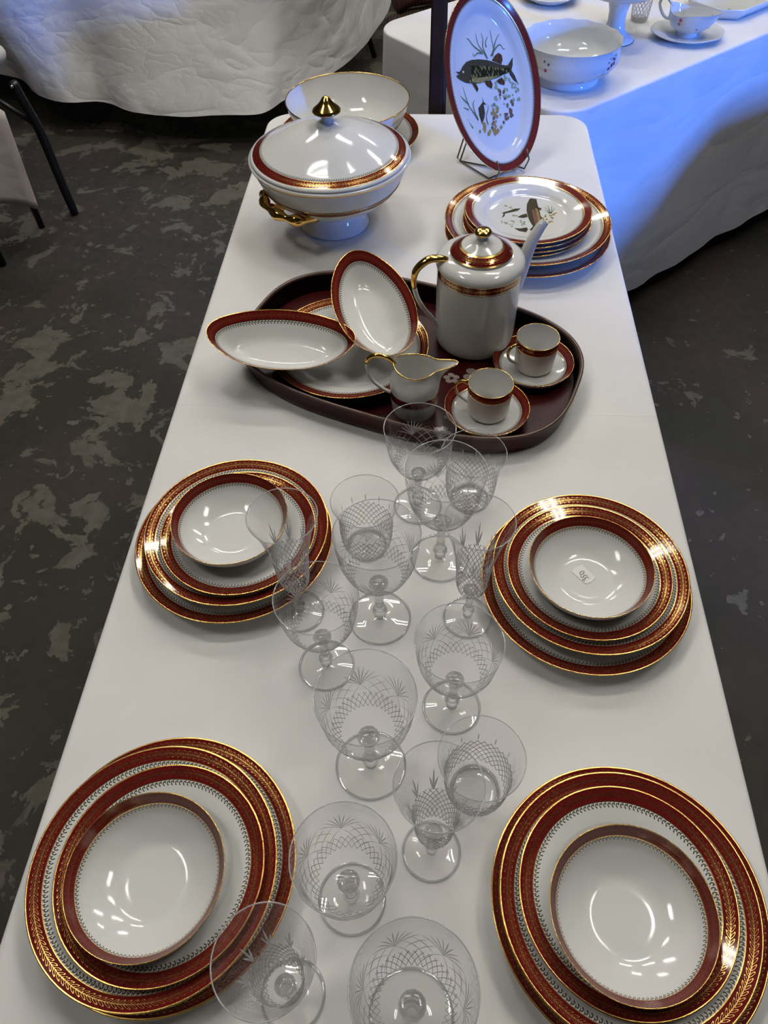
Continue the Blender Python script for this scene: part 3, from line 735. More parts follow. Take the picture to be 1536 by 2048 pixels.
# ------------------------------------------------------------------ lacquer tray
m, nt, b = mat('dark_red_lacquer'); b.inputs['Roughness'].default_value = 0.3; b.inputs['Specular IOR Level'].default_value = 0.14
nz = tex(nt, 'ShaderNodeTexNoise', 14.0, 'Object', Detail=5.0)
nt.links.new(mixc(nt, X(nt, nz.outputs[0]).ss(.3, .7), (.020, .0016, .0018), (.036, .0035, .0034)), b.inputs['Base Color']); M['lacquer'] = m
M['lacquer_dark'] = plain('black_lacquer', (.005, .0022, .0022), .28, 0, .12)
M['tray_rim'] = plain('worn_bronze_lacquer', (.075, .042, .028), .35, .3)
M['pearl'] = plain('mother_of_pearl', (.30, .25, .23), .25)
tr = thing('lacquer_tray', 'dark red oval lacquer tray holding the coffee set', 'tray', (-.0117, -.0234, T + .0005), math.radians(-20))
def stad(hx, hy, ex=2.9, n=96):
    out = []
    for j in range(n):
        a = 2 * PI * j / n; c, s = math.cos(a), math.sin(a)
        out.append((hx * math.copysign(abs(c) ** (2 / ex), c), hy * math.copysign(abs(s) ** (2 / ex), s)))
    return out
def srings(spec): return [[(x, y, z) for x, y in stad(.279 - i, .173 - i)] for i, z in spec]
mb = MB(); rg = srings([(.010, .006), (.06, .006), (.12, .006)]); ring_loft(rg, [.2] * 3, 1, True, mb); mb.face([len(mb.v) - 96 + k for k in range(96)]); mb.obj('tray_floor', M['lacquer'], tr)
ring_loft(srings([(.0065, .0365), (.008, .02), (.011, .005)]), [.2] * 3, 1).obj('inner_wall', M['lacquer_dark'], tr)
ring_loft(srings([(.010, .0), (.0075, .002), (.0055, .012), (.0035, .025), (.0015, .0365)]), [.2] * 5, 1).obj('outer_wall', M['lacquer'], tr)
ring_loft(srings([(.0015, .0365), (.0005, .0385), (.0015, .0405), (.0045, .0405), (.0060, .0385), (.0065, .0365)]), [.2] * 6, 1).obj('rim', M['tray_rim'], tr)
mb = MB(); 
mb.face([mb.vert(x, y, .0) for x, y in stad(.264, .158)][::-1]); mb.obj('base', M['lacquer_dark'], tr)
def flower(cx, cy, r, k):
    mbx = MB()
    for i in range(5):
        a = 2 * PI * i / 5 + k
        px, py = cx + r * .62 * math.cos(a), cy + r * .62 * math.sin(a)
        mbx.face([mbx.vert(px + r * .45 * math.cos(2 * PI * q / 8), py + r * .36 * math.sin(2 * PI * q / 8), .0064 + i * .00002) for q in range(8)])
    return mbx
cR, sR = math.cos(math.radians(20)), math.sin(math.radians(20))
for i, (wx, wy, r) in enumerate([(.100, -.055, .021), (.083, -.098, .016), (.060, -.062, .013), (.135, -.075, .012), (.045, -.185, .014), (.06, -.15, .012)]):
    dx, dy = wx + .0117, wy + .0234
    flower(dx * cR - dy * sR, dx * sR + dy * cR, r, i).obj('inlaid_flower', M['pearl'], tr, False)

plate('dinner_plate', 'crimson-banded dinner plate lying in the tray under the boat dishes', -.1085, -.0130, .0068, None, .4)

# ------------------------------------------------------------------ coffee pot
def lathe_part(name, prof, parent, material, n=64, vs=None, ncell=60, smooth=True): return lathe(prof, n, vs, ncell).obj(name, material, parent, smooth)
def banded(prof, start, gw, bw, fw, direction=1):
    """UV.y for a profile: distance from arc position `start` in the given direction (metres); elsewhere plain white"""
    d = [0.0]
    for a, b in zip(prof, prof[1:]): d.append(d[-1] + math.dist(a, b))
    out = []
    for s in d:
        q = (s - start) * direction
        out.append(q if -1e-9 <= q <= gw + bw + fw + .0014 else .2)
    return out
def densify(prof, step=.0012, lo=None, hi=None):
    out = [prof[0]]
    for a, b in zip(prof, prof[1:]):
        L = math.dist(a, b); k = max(1, int(L / step)) if (lo is None or (min(a[1], b[1]) <= hi and max(a[1], b[1]) >= lo)) else 1
        for i in range(1, k + 1): out.append((a[0] + (b[0] - a[0]) * i / k, a[1] + (b[1] - a[1]) * i / k))
    return out
def band_strip(name, R0, z0, R1, z1, parent, material, ncell, n=72, width=None, off=.0003):
    """thin printed band wrapped round a body from the gilt edge (R0,z0) to the end of the fringe (R1,z1)"""
    W_ = math.dist((R0, z0), (R1, z1)); rows = [(R0 + (R1 - R0) * t / 6 + off, z0 + (z1 - z0) * t / 6) for t in range(7)]
    vs = [W_ * t / 6 for t in range(7)]
    if z1 < z0: rows = rows[::-1]; vs = vs[::-1]
    return lathe(rows, n, vs, ncell).obj(name, material, parent)
bz = .0065
pot = thing('coffee_pot', 'tall white porcelain coffee pot with gilded handle and crimson band', 'coffee pot', (.0970, .0400, T + bz + .0005))
body = [(0, .001), (.052, .001), (.055, 0), (.058, .001), (.0625, .006), (.0645, .014), (.0655, .03), (.0660, .09), (.0665, .142), (.0672, .1455), (.0690, .1475), (.0695, .150), (.0670, .1555), (.0600, .1600), (.0520, .1630), (.0470, .1640), (.0440, .1640), (.0435, .160), (0, .160)]
lathe([(a, b) for a, b in body], 72).obj('body', M['porcelain'], pot)
band_strip('painted_band', .0668, .1448, .0663, .1295, pot, M['cup'], 64)
lid = lathe([(.0440, .1640), (.0475, .1642), (.0482, .1655), (.0476, .1668)], 64).obj('lid', M['porcelain'], pot)
lathe([(.0476, .1668), (.0460, .1680), (.0440, .1696), (.0405, .1722), (.0365, .1745), (.0350, .1752), (.0318, .1767), (.030, .1775), (.020, .1815), (.012, .1845), (.009, .1870)], 64, [0, .0008, .0024, .0060, .0100, .0119, .0128, .0170, .2, .2, .2], 44).obj('lid_dome', M['cup'], lid)
lathe([(.009, .1870), (.0075, .1900), (.0085, .1930), (.0125, .1955), (.0130, .1963)], 32).obj('knob_stem', M['porcelain'], lid)
lathe([(.0130, .1963), (.0134, .1985), (.0120, .2010), (.0080, .2026), (0, .2032)], 32).obj('knob', M['gold'], lid)
def radial(az, pts): return [(r * math.cos(az) + t * -math.sin(az), r * math.sin(az) + t * math.cos(az), z) for r, z, t in pts]
az = math.radians(196)
hpts = spline(radial(az, [(.0500, .158, 0), (.0660, .1640, 0), (.0850, .1640, 0), (.1020, .1500, 0), (.1060, .1280, 0), (.1000, .1000, 0), (.0870, .0740, 0), (.0740, .0560, 0), (.0660, .0420, 0)]), 6)
tube(hpts[:27], [.0048 + .0022 * math.sin(PI * i / 26) for i in range(27)], 12, squash=.8).obj('gilt_handle', M['gold'], pot)
tube(hpts[26:], [.0050 - .0012 * i / (len(hpts) - 27) for i in range(len(hpts) - 26)], 12, squash=.8).obj('handle_foot', M['porcelain'], pot)
az = math.radians(31)
sp_ = spline(radial(az, [(.0560, .055, 0), (.0700, .078, 0), (.0800, .105, 0), (.0880, .135, 0), (.0970, .158, 0), (.1080, .175, 0), (.1150, .1815, 0)]), 5)
tube(sp_, [.0170 - .0103 * (i / (len(sp_) - 1)) ** .7 for i in range(len(sp_))], 16).obj('spout', M['porcelain'], pot)
e0, e1 = Vector(sp_[-2]), Vector(sp_[-1]); tube([e1 - (e1 - e0) * .15, e1 + (e1 - e0) * .08], .0070, 16).obj('gilt_spout_lip', M['wire'], pot)

# ------------------------------------------------------------------ cups and saucers
def cup(label, x, y, z, haz):
    o = thing('coffee_cup', label, 'cup', (x, y, T + z), 0, 'straight-sided coffee cups on the tray')
    lathe([(0, .002), (.0255, .002), (.0265, 0), (.0280, .001), (.0305, .004), (.0316, .010), (.0322, .020), (.0335, .048)], 56).obj('body', M['porcelain'], o)
    prof = [(.0335, .0410), (.0336, .0455), (.0337, .0525), (.0339, .0560), (.0340, .0575)]
    lathe([(.0331, .0405), (.0334, .0455), (.0337, .0465), (.0338, .0520), (.0340, .0572), (.0340, .0580)], 56, [.0164, .0120, .0109, .0060, .0009, .0], 44).obj('painted_band', M['cup'], o)
    torus(.0334, .0007, .0582, 56, 6).obj('gilt_edge', M['gilt'], o)
    lathe([(.0328, .0580), (.0322, .040), (.0308, .012), (.0285, .0055), (.015, .0042), (0, .0042)][::1], 56).obj('inside', M['porcelain'], o)
    az = math.radians(haz)
    h = spline(radial(az, [(.0330, .052, 0), (.0420, .0560, 0), (.0510, .0500, 0), (.0520, .0400, 0), (.0460, .0270, 0), (.0320, .0150, 0)]), 6)
    tube(h[:21], .0024, 10).obj('gilt_handle', M['gold'], o); tube(h[20:], [.0024 - .0006 * i / 10 for i in range(len(h) - 20)], 10).obj('handle_foot', M['porcelain'], o)
    return o
for nm, (cx, cy), ha in (('right', (.1925, -.0330), 207), ('front', (.1150, -.1430), 172)):
    rr = 'beside the coffee pot' if nm == 'right' else 'nearest the glasses'
    plate('saucer', f'crimson-rimmed saucer on the tray {rr}', cx - .002, cy - .002, bz + .0005, 'saucers on the tray', 0, 'saucer')
    cup(f'white coffee cup with crimson and gold band {rr}', cx, cy, bz + .0057, ha)

# ------------------------------------------------------------------ cream jug
cj = thing('cream_jug', 'white porcelain cream jug with gilt lip and handle behind the glasses', 'jug', (.0020, -.1385, T + bz + .0005))
def jug_ring(r, z, sp, lift, n=96):
    row = []
    for j in range(n):
        a = 2 * PI * j / n; k = max(0.0, math.cos(a)) ** 26; k2 = max(0.0, math.cos(a)) ** 3
        rr = r * (1 - .10 * sp * (math.sin(a) ** 2)) + sp * .029 * k + sp * .0015 * k2
        row.append((rr * math.cos(a) + 0.0, rr * math.sin(a) * (1 - .10 * sp * k2), z + lift * (k * .006 - .004 * math.sin(a) ** 2 + .004 * max(0, -math.cos(a)) ** 2)))
    return row
PR = [(.0285, 0, 0, 0), (.031, .002, 0, 0), (.0345, .010, 0, 0), (.0362, .028, 0, 0), (.0372, .050, 0, 0), (.0376, .058, .0, 0), (.0370, .066, .05, 0), (.0345, .073, .2, 0), (.0318, .079, .45, .3), (.0312, .085, .75, .7), (.0322, .0905, 1.0, 1.0)]
ring_loft([jug_ring(*q) for q in PR], [.2] * len(PR), 1).obj('body', M['porcelain'], cj)
IN = [(.0316, .0903, 1.0, 1.0), (.0300, .085, .7, .7), (.0300, .078, .4, .3), (.033, .068, .05, 0), (.034, .03, 0, 0), (.030, .008, 0, 0)]
mb = ring_loft([jug_ring(*q) for q in IN], [.2] * len(IN), 1); mb.face([len(mb.v) - 96 + k for k in range(96)]); mb.obj('inside', M['porcelain'], cj)
lip = jug_ring(.0320, .0908, 1.0, 1.0); tube(lip + lip[:1], .0011, 8, cap=False).obj('gilt_lip', M['gilt'], cj)
band_strip('painted_band', .0370, .0490, .0366, .0335, cj, M['cup'], 36)
h = spline(radial(math.radians(176), [(.0300, .0900, 0), (.0400, .1000, 0), (.0560, .1040, 0), (.0690, .0960, 0), (.0720, .0800, 0), (.0640, .0560, 0), (.0480, .0400, 0), (.0360, .0340, 0)]), 6)
tube(h[:22], .0034, 10).obj('gilt_handle', M['gold'], cj); tube(h[21:], .0034, 10, squash=.75).obj('handle_foot', M['porcelain'], cj)

# ------------------------------------------------------------------ soup tureen
tu = thing('soup_tureen', 'lidded white porcelain soup tureen on a foot with gilt knob', 'tureen', (-.1755, .4110, T + .0005))
lathe([(0, .002), (.066, .002), (.0690, 0), (.0712, .0015), (.0700, .005), (.0640, .014), (.0580, .026), (.0560, .034), (.0630, .0385), (.0850, .0480), (.1040, .0605), (.1200, .0755), (.1325, .0920), (.1405, .1080), (.1458, .1220), (.1485, .1295), (.1510, .1325)], 96).obj('body', M['porcelain'], tu)
lathe([(.1510, .1325), (.1528, .1345), (.1535, .1365)], 96).obj('gilt_edge', M['gilt'], tu)
lathe([(.1535, .1365), (.1528, .1385), (.1490, .1395), (.1455, .1385), (.140, .136)], 96).obj('flange', M['porcelain'], tu)
lathe([(.1264, .0830), (.1297, .0873), (.1332, .0919)], 96).obj('body_band', plain('crimson_line', (.17, .03, .02), .12), tu)
for q in ((.1257, .0826), (.1330, .0924)): torus(q[0] + .0006, .0009, q[1] + .0003, 96, 6).obj('gilt_line', M['gilt'], tu)
tl_ = lathe([(.1460, .1388), (.1495, .1405), (.1498, .1425), (.1470, .1445)], 96).obj('lid', M['porcelain'], tu)
LD = [(.1470, .1445), (.1440, .1457), (.1425, .1464), (.1360, .1492), (.1310, .1514), (.1300, .1518), (.1250, .1540), (.1240, .1544), (.1150, .1588), (.0950, .1692), (.0750, .1780), (.0550, .1852), (.0350, .1905), (.0220, .1942), (.0130, .1985)]
dd = [0.0]
for a, b_ in zip(LD, LD[1:]): dd.append(dd[-1] + math.dist(a, b_))
o0 = dd[1]
lathe(LD, 96, [(.2 if q < o0 - 1e-6 else (q - o0 if q - o0 < .0215 else .2)) for q in dd], 150).obj('lid_dome', M['dinner'], tl_)
lathe([(.0130, .1985), (.0105, .2030), (.0110, .2070), (.0160, .2110), (.0240, .2145), (.0262, .2165)], 40).obj('knob_stem', M['porcelain'], tl_)
lathe([(.0262, .2165), (.0262, .2185), (.0220, .2225), (.0150, .2280), (.0100, .2340), (.0065, .2392), (.0030, .2412), (0, .2416)], 40).obj('knob', M['gold'], tl_)
for c0 in (231, 51):
    def at(a, r, z): return (r * math.cos(math.radians(c0 + a)), r * math.sin(math.radians(c0 + a)), z)
    hp_ = spline([at(27, .098, .068), at(25, .116, .071), at(20, .134, .075), at(14, .142, .078), at(8, .144, .079), at(0, .146, .080), at(-8, .146, .081), at(-16, .143, .082), at(-23, .139, .083), at(-30, .134, .084)], 5)
    rr = []
    for i in range(len(hp_)):
        t = i / (len(hp_) - 1); rr.append(.0078 + .0028 * math.sin(t * 24 + 1.0) + (.004 * max(0, t - .80) / .20) + .0015 * (1 - t))
    rr[-1] *= .75
    tube(hp_, rr, 12).obj('gilt_handle', M['gold'], tu)
    tube(spline([at(-14, .142, .081), at(-13, .128, .074), at(-12, .112, .066)], 4), .0055, 10).obj('gilt_handle', M['gold'], tu)

# salad bowl behind it, on a crimson-rimmed plate
plate('serving_platter', 'crimson-rimmed plate under the bowl behind the tureen', -.1720, .7420, .0005, 'large round serving plates', .5)
sb = thing('salad_bowl', 'wide white porcelain bowl with gilt edge behind the tureen', 'bowl', (-.1725, .7440, T + .0072))
lathe([(0, .003), (.058, .003), (.060, 0), (.063, .001), (.064, .009), (.072, .012), (.100, .026), (.121, .050), (.1320, .075), (.1365, .0905)], 80).obj('body', M['porcelain'], sb)
lathe([(.1180, .0445), (.1238, .0545)], 80).obj('painted_band', plain('crimson_line_dark', (.16, .05, .03), .12), sb)
torus(.1362, .0012, .0917, 96, 8).obj('gilt_edge', M['gilt'], sb)
lathe([(.1360, .0915), (.1310, .076), (.1190, .051), (.098, .030), (.070, .016), (.045, .011), (0, .010)], 80).obj('inside', M['porcelain'], sb)
band_strip('gilt_line', .1345, .0855, .1335, .0810, sb, M['gilt'], 1)

# ------------------------------------------------------------------ crystal glasses
def prof_r(prof, z):
    for (r0, z0), (r1, z1) in zip(prof, prof[1:]):
        if z0 <= z <= z1: return r0 + (r1 - r0) * (z - z0) / max(z1 - z0, 1e-9)
    return prof[-1][0]
def strokes(mb, prof, th0, z0, th1, z1, w, depth, seg=4, taper=True, curve=0.0):
    """one V-shaped wheel cut from (th0,z0) to (th1,z1) standing on the outside of the bowl"""
    P = []
    for i in range(seg + 1):
        t = i / seg; th = th0 + (th1 - th0) * t + curve * math.sin(PI * t); z = z0 + (z1 - z0) * t
        r = prof_r(prof, z); P.append((Vector((r * math.cos(th), r * math.sin(th), z)), Vector((math.cos(th), math.sin(th), 0))))
    ids = []
    for i, (q, nr) in enumerate(P):
        tg_ = (P[min(i + 1, seg)][0] - P[max(i - 1, 0)][0]).normalized(); sd = tg_.cross(nr).normalized()
        k = max(.12, (1 - abs(2 * i / seg - 1) ** 2)) if taper else 1.0
        a = q + sd * w * k; b = q - sd * w * k; c = q + nr * depth * k; d = q - nr * depth * k * .6
        ids.append([mb.vert(*a), mb.vert(*c), mb.vert(*b), mb.vert(*d)])
    for A_, B_ in zip(ids, ids[1:]):
        for k in range(4): mb.face((A_[k], A_[(k + 1) % 4], B_[(k + 1) % 4], B_[k]))
    mb.face(ids[0][::-1]); mb.face(ids[-1])
def fan_cuts(prof, zn, ztop, zb0, zb1, zr, nodes=6, sc_=1.0):
    """fans of rays at each node, lattice diamonds between the nodes, and a fine diamond band low on the bowl"""
    mbx = MB(); st = 2 * PI / nodes
    for i in range(nodes):
        th = i * st
        for k in range(-3, 4):
            L = 1 - .10 * abs(k)
            strokes(mbx, prof, th, zn, th + k * .125, zn + (ztop - zn) * L, .00055 * sc_, .0005, 3)
        # lattice: rhombus between this node and the next
        a = (th, zn); c = (th + st, zn); hi = (th + st / 2, zr); lo = (th + st / 2, zb1)
        for k in range(4):
            t = k / 3
            p0 = (a[0] + (hi[0] - a[0]) * t, a[1] + (hi[1] - a[1]) * t); p1 = (lo[0] + (c[0] - lo[0]) * t, lo[1] + (c[1] - lo[1]) * t)
            strokes(mbx, prof, *p0, *p1, .00040 * sc_, .0004, 4, True)
            p0 = (a[0] + (lo[0] - a[0]) * t, a[1] + (lo[1] - a[1]) * t); p1 = (hi[0] + (c[0] - hi[0]) * t, hi[1] + (c[1] - hi[1]) * t)
            strokes(mbx, prof, *p0, *p1, .00040 * sc_, .0004, 4, True)
    return mbx
def diamond_band(prof, z0, z1, n, tw, w, d, mbx=None):
    mbx = mbx or MB()
    for i in range(n):
        th = 2 * PI * i / n
        strokes(mbx, prof, th, z0, th + tw, z1, w, d, 4, False); strokes(mbx, prof, th, z0, th - tw, z1, w, d, 4, False)
    return mbx
def hexstem(prof, sides=6):
    return lathe(prof, sides)
GK = {}
def glass_kind(name, bowl, foot_R, stem, cuts, band):
    """bowl: (r,z) bottom to rim"""
    sm = spline([(r, z, 0) for r, z in bowl], 4); B = [(max(q.x, 0), q.y) for q in sm]
    d = {'bowl': lathe(B, 64).mesh('bowl', M['glass']), 'rim': torus(B[-1][0], .0006, B[-1][1], 72, 6).mesh('rim', M['edge'])}
    d['cut_pattern'] = cuts(B).mesh('cut_pattern', M['cut'], False)
    d['diamond_band'] = band(B).mesh('diamond_band', M['net'], False)
    if stem:
        d['stem'] = lathe(stem, 12).mesh('stem', M['solid'])
        d['foot'] = lathe([(.0055, .0085), (.012, .0058), (foot_R * .6, .0040), (foot_R * .93, .0032), (foot_R, .0024)][::-1], 64).mesh('foot', M['foot'])
        d['foot_edge'] = torus(foot_R - .0008, .0012, .0014, 72, 8).mesh('foot_edge', M['edge'])
    GK[name] = d
def bowl_g(h, R, zb):
    H = h - zb
    return [(0, zb), (.010, zb + .0015), (R * .40, zb + H * .085), (R * .62, zb + H * .20), (R * .79, zb + H * .36), (R * .90, zb + H * .55), (R * .965, zb + H * .78), (R, h)]
def stem_g(zb, s=1.0):
    return [(0, .0060), (.0075 * s, .0062), (.0062 * s, .0100), (.0085 * s, .0150), (.0098 * s, .0190), (.0085 * s, .0235), (.0058 * s, .0265), (.0055 * s, .040), (.0062 * s, zb - .012), (.0085 * s, zb - .004), (.0120 * s, zb + .0012), (.0100 * s, zb + .0022), (0, zb + .003)]
glass_kind('goblet', bowl_g(.176, .0482, .078), .0387, stem_g(.078), lambda B: fan_cuts(B, .118, .147, .086, .098, .134), lambda B: diamond_band(B, .094, .108, 36, .30, .00038, .0004))
glass_kind('wine_glass', bowl_g(.154, .0453, .068), .0335, stem_g(.068, .9), lambda B: fan_cuts(B, .104, .129, .074, .087, .118), lambda B: diamond_band(B, .083, .094, 32, .30, .00036, .0004))
fl = [(0, .062), (.0105, .0632), (.0155, .067), (.0180, .075), (.0190, .090), (.0203, .110), (.0225, .130), (.0262, .152), (.0315, .175), (.0382, .197)]
def fl_cuts(B):
    mbx = MB()
    for i in range(8):
        th = i * PI / 4
        for k in range(-1, 2): strokes(mbx, B, th, .122, th + k * .16, .160 if k == 0 else .148, .0009, .0006, 4)
    return mbx
glass_kind('flute', fl, .0300, stem_g(.062, .8), fl_cuts, lambda B: diamond_band(B, .066, .126, 24, 1.25, .00048, .0005))
tb = [(.0255, .002), (.0285, .004), (.0315, .012), (.0335, .024), (.0345, .040), (.0352, .055), (.0368, .070), (.0395, .084), (.0433, .095)]
def tb_cuts(B):
    mbx = MB()
    for i in range(12):
        th = i * PI / 6; strokes(mbx, B, th, .052, th, .066, .0007, .0005, 3)
    return mbx
glass_kind('tumbler', tb, .03, None, tb_cuts, lambda B: diamond_band(B, .008, .050, 30, .85, .00055, .0006))
GK['tumbler']['base'] = lathe([(.0262, .002), (.0262, .0055), (.0235, .0068), (.012, .0072), (0, .0072)], 40).mesh('base', M['foot'])
GK['tumbler']['base_edge'] = torus(.0250, .0014, .0018, 48, 8).mesh('base_edge', M['edge'])
GP = [('wine_glass', .0125, -.3243, 'cut crystal wine glass farthest back, against the front of the tray'),
      ('goblet', .0442, -.4135, 'large cut crystal goblet right of centre, just behind the right flute'),
      ('goblet', -.0300, -.5087, 'large cut crystal goblet in front of the back left tumbler'),
      ('flute', -.1314, -.5044, 'cut crystal flute reaching over the middle left plate stack'),
      ('flute', .0797, -.5035, 'cut crystal flute beside the middle right plate stack'),
      ('wine_glass', -.0905, -.5780, 'cut crystal wine glass in front of the left flute'),
      ('wine_glass', .0598, -.6245, 'cut crystal wine glass in front of the right flute'),
      ('goblet', -.0292, -.6970, 'large cut crystal goblet standing alone at the centre of the near glasses'),
      ('flute', .0391, -.7839, 'cut crystal flute in front of the near tumbler'),
      ('wine_glass', -.0391, -.8324, 'cut crystal wine glass between the two front plate stacks, near the left one'),
      ('flute', -.0875, -.9165, 'cut crystal flute at the lower edge beside the front left plates'),
      ('goblet', .0229, -.9271, 'large cut crystal goblet cut off by the lower edge of the picture'),
      ('tumbler', -.0538, -.3965, 'flared crystal tumbler behind the left goblet'),
      ('tumbler', .0846, -.7189, 'flared crystal tumbler near the front right plate stack'),
      ('tumbler', .0850, -.3090, 'flared crystal tumbler at the back right by the tray')]
for k, x, y, lb in GP:
    o = thing(k, lb, 'glass', (x, y, T + .0004), random.random() * 6.28, {'goblet': 'large crystal goblets', 'wine_glass': 'crystal wine glasses', 'flute': 'crystal flutes', 'tumbler': 'crystal tumblers'}[k])
    par = {}
    for nm, me in GK[k].items(): par[nm] = link(nm, me, par.get({'rim': 'bowl', 'cut_pattern': 'bowl', 'diamond_band': 'bowl', 'foot_edge': 'foot', 'base_edge': 'base'}.get(nm), o))

# ------------------------------------------------------------------ things on the right-hand table
def wall_decor(mbx, prof, az0, z0, pts, r):
    """small petals laid on the outside of a lathe body"""
    for da, dz, s in pts:
        th = az0 + da; z = z0 + dz; R = prof_r(prof, z) + .0005
        c = Vector((R * math.cos(th), R * math.sin(th), z)); tx = Vector((-math.sin(th), math.cos(th), 0)); n2 = Vector((math.cos(th), math.sin(th), 0))
        R2 = prof_r(prof, z + .004); up = Vector(((R2 + .0005) * math.cos(th), (R2 + .0005) * math.sin(th), z + .004)) - c; up.normalize()
        mbx.face([mbx.vert(*(c + tx * r * s * math.cos(2 * PI * k / 7) + up * r * s * math.sin(2 * PI * k / 7))) for k in range(7)])
    return mbx
PINK = plain('painted_rose_pink', (.42, .10, .13), .15); STEM = plain('painted_grey_stem', (.16, .15, .14), .2)
M_pc = M['porcelain_cool']
vb = thing('vegetable_bowl', 'scalloped white porcelain bowl with pink flower sprigs on the right table', 'bowl', (.3540, 1.1000, T + .0005))
bp = [(.074, 0), (.081, .001), (.080, .008), (.076, .014), (.086, .020), (.108, .035), (.1210, .052), (.1235, .066), (.1205, .078), (.1200, .088), (.1225, .095)]
def wavy(prof, amp, n=96, lobes=10): return [[((r + amp * f * math.cos(lobes * 2 * PI * j / n)) * math.cos(2 * PI * j / n), (r + amp * f * math.cos(lobes * 2 * PI * j / n)) * math.sin(2 * PI * j / n), z + amp * f * .6 * math.cos(lobes * 2 * PI * j / n)) for j in range(n)] for (r, z), f in zip(prof, [max(0, (i - len(prof) + 4) / 3) if len(prof) > 4 else 1 for i in range(len(prof))])]
ring_loft(wavy(bp, .0011, 128, 16), [.2] * len(bp), 1).obj('body', M_pc, vb)
ip = [(0.06, .014), (.085, .024), (.105, .037), (.1180, .053), (.1202, .066), (.1175, .078), (.1175, .088), (.1222, .0953)]
mb = ring_loft(wavy(ip, .0011, 128, 16)[::-1], [.2] * len(ip), 1); mb.face([len(mb.v) - 128 + k for k in range(128)]); mb.obj('inside', M_pc, vb)
az = math.radians(-47)
wall_decor(MB(), bp, az, .058, [(0, 0, 1), (.07, .006, 1.1), (.14, .008, .9), (.17, .016, .8), (-.07, -.012, .9), (.12, .018, .7), (-.55, -.030, .8), (-.50, -.028, .9), (-1.35, .0, 1)], .0045).obj('painted_flower', PINK, vb, False)['kind'] = 'stuff'
wall_decor(MB(), bp, az, .060, [(-.02, .012, .5), (.03, .018, .5), (-.12, -.016, .6), (-.18, -.018, .5), (.22, .020, .5), (-.62, -.030, .5), (-1.30, .012, .7), (-1.4, .016, .6)], .0045).obj('painted_stem', STEM, vb, False)['kind'] = 'stuff'
# footed compote
cm = thing('compote', 'footed white porcelain compote cut off by the top of the picture', 'compote', (.5050, 1.3560, T + .0005))
lathe([(0, .003), (.050, .003), (.053, 0), (.0565, .002), (.0550, .007), (.0400, .014), (.0280, .026), (.0230, .045), (.0240, .070), (.0300, .092), (.0500, .102), (.0850, .112), (.1100, .128), (.1250, .150)], 72).obj('body', M_pc, cm)
lathe([(.1250, .150), (.1235, .1508), (.1080, .132), (.0840, .117), (.050, .108), (0, .106)], 72).obj('inside', M_pc, cm)
torus(.0562, .0008, .0022, 64, 6).obj('gilt_line', M['wire'], cm)
# small crystal tumbler
st_ = [(.020, .001), (.023, .004), (.0245, .02), (.0265, .045), (.028, .062)]
gt = thing('shot_glass', 'tiny cut crystal tumbler beside the compote on the right table', 'glass', (.5970, 1.4950, T + .0004))
lathe(st_, 40).obj('wall', M['glass'], gt); diamond_band(st_, .004, .055, 16, 1.2, .0008, .0007).obj('diamond_band', M['cut'], gt, False)
lathe([(0, .0004), (.020, .0004), (.0215, .003), (.0215, .009), (0, .010)], 32).obj('base', M['solid'], gt)
# gravy boat with fixed stand
gb = thing('gravy_boat', 'white porcelain gravy boat with pink flowers on its fixed saucer', 'gravy boat', (.7060, 1.3720, T + .0005))
spf = [(.040, 0), (.045, .001), (.052, .004), (.078, .009), (.0950, .0165), (.0960, .018), (.0940, .0185), (.077, .012), (.050, .0075), (0, .0070)]
ring_loft([[(r * 1.0 * (1 + .012 * f * math.cos(8 * 2 * PI * j / 80)) * math.cos(2 * PI * j / 80) * 1.02, r * (1 + .012 * f * math.cos(8 * 2 * PI * j / 80)) * math.sin(2 * PI * j / 80) * .92, z) for j in range(80)] if r > 0 else [(0, 0, z)] for (r, z), f in zip(spf, [0, 0, 0, .5, 1, 1, 1, .5, 0, 0])], [.2] * len(spf), 1).obj('saucer', M_pc, gb)
BA = math.radians(140)
def boat_ring(r, z, f, n=72):
    row = []
    for j in range(n):
        a = 2 * PI * j / n; lipk = max(0, math.cos(a - PI)) ** 8
        x = r * math.cos(a) * (1 + .22 * f) - .020 * f * lipk; y = r * math.sin(a)
        z2 = z + f * (.010 * lipk - .006 * math.sin(a) ** 2 + .004 * math.cos(3 * a))
        row.append((x * math.cos(BA) - y * math.sin(BA), x * math.sin(BA) + y * math.cos(BA), z2))
    return row
bo = [(.028, .007, 0), (.029, .010, 0), (.026, .015, 0), (.034, .021, .1), (.048, .033, .3), (.0535, .048, .5), (.051, .060, .8), (.0505, .068, 1.0)]
ring_loft([boat_ring(*q) for q in bo], [.2] * len(bo), 1).obj('boat', M_pc, gb)
bi = [(.0500, .0683, 1.0), (.0490, .060, .8), (.050, .048, .5), (.044, .034, .3), (.03, .024, .1)]
mb = ring_loft([boat_ring(*q) for q in bi], [.2] * len(bi), 1); mb.face([len(mb.v) - 72 + k for k in range(72)]); mb.obj('inside', M_pc, gb)
tube(spline([(.058 * math.cos(BA), .058 * math.sin(BA), .064), (.085 * math.cos(BA), .085 * math.sin(BA), .082), (.098 * math.cos(BA), .098 * math.sin(BA), .062), (.078 * math.cos(BA), .078 * math.sin(BA), .036), (.055 * math.cos(BA), .055 * math.sin(BA), .034)], 5), .0038, 10).obj('handle', M_pc, gb)
bpf = [(.034, .021), (.050, .033), (.0560, .048), (.0570, .060), (.0575, .068)]
wall_decor(MB(), bpf, math.radians(-62), .042, [(0, 0, 1), (.10, .004, 1), (.32, .010, 1.2), (.42, .014, 1), (.5, .018, .8), (-.3, -.006, .7), (-1.25, .004, 1), (-1.2, .014, 1)], .0045).obj('painted_flower', PINK, gb, False)['kind'] = 'stuff'
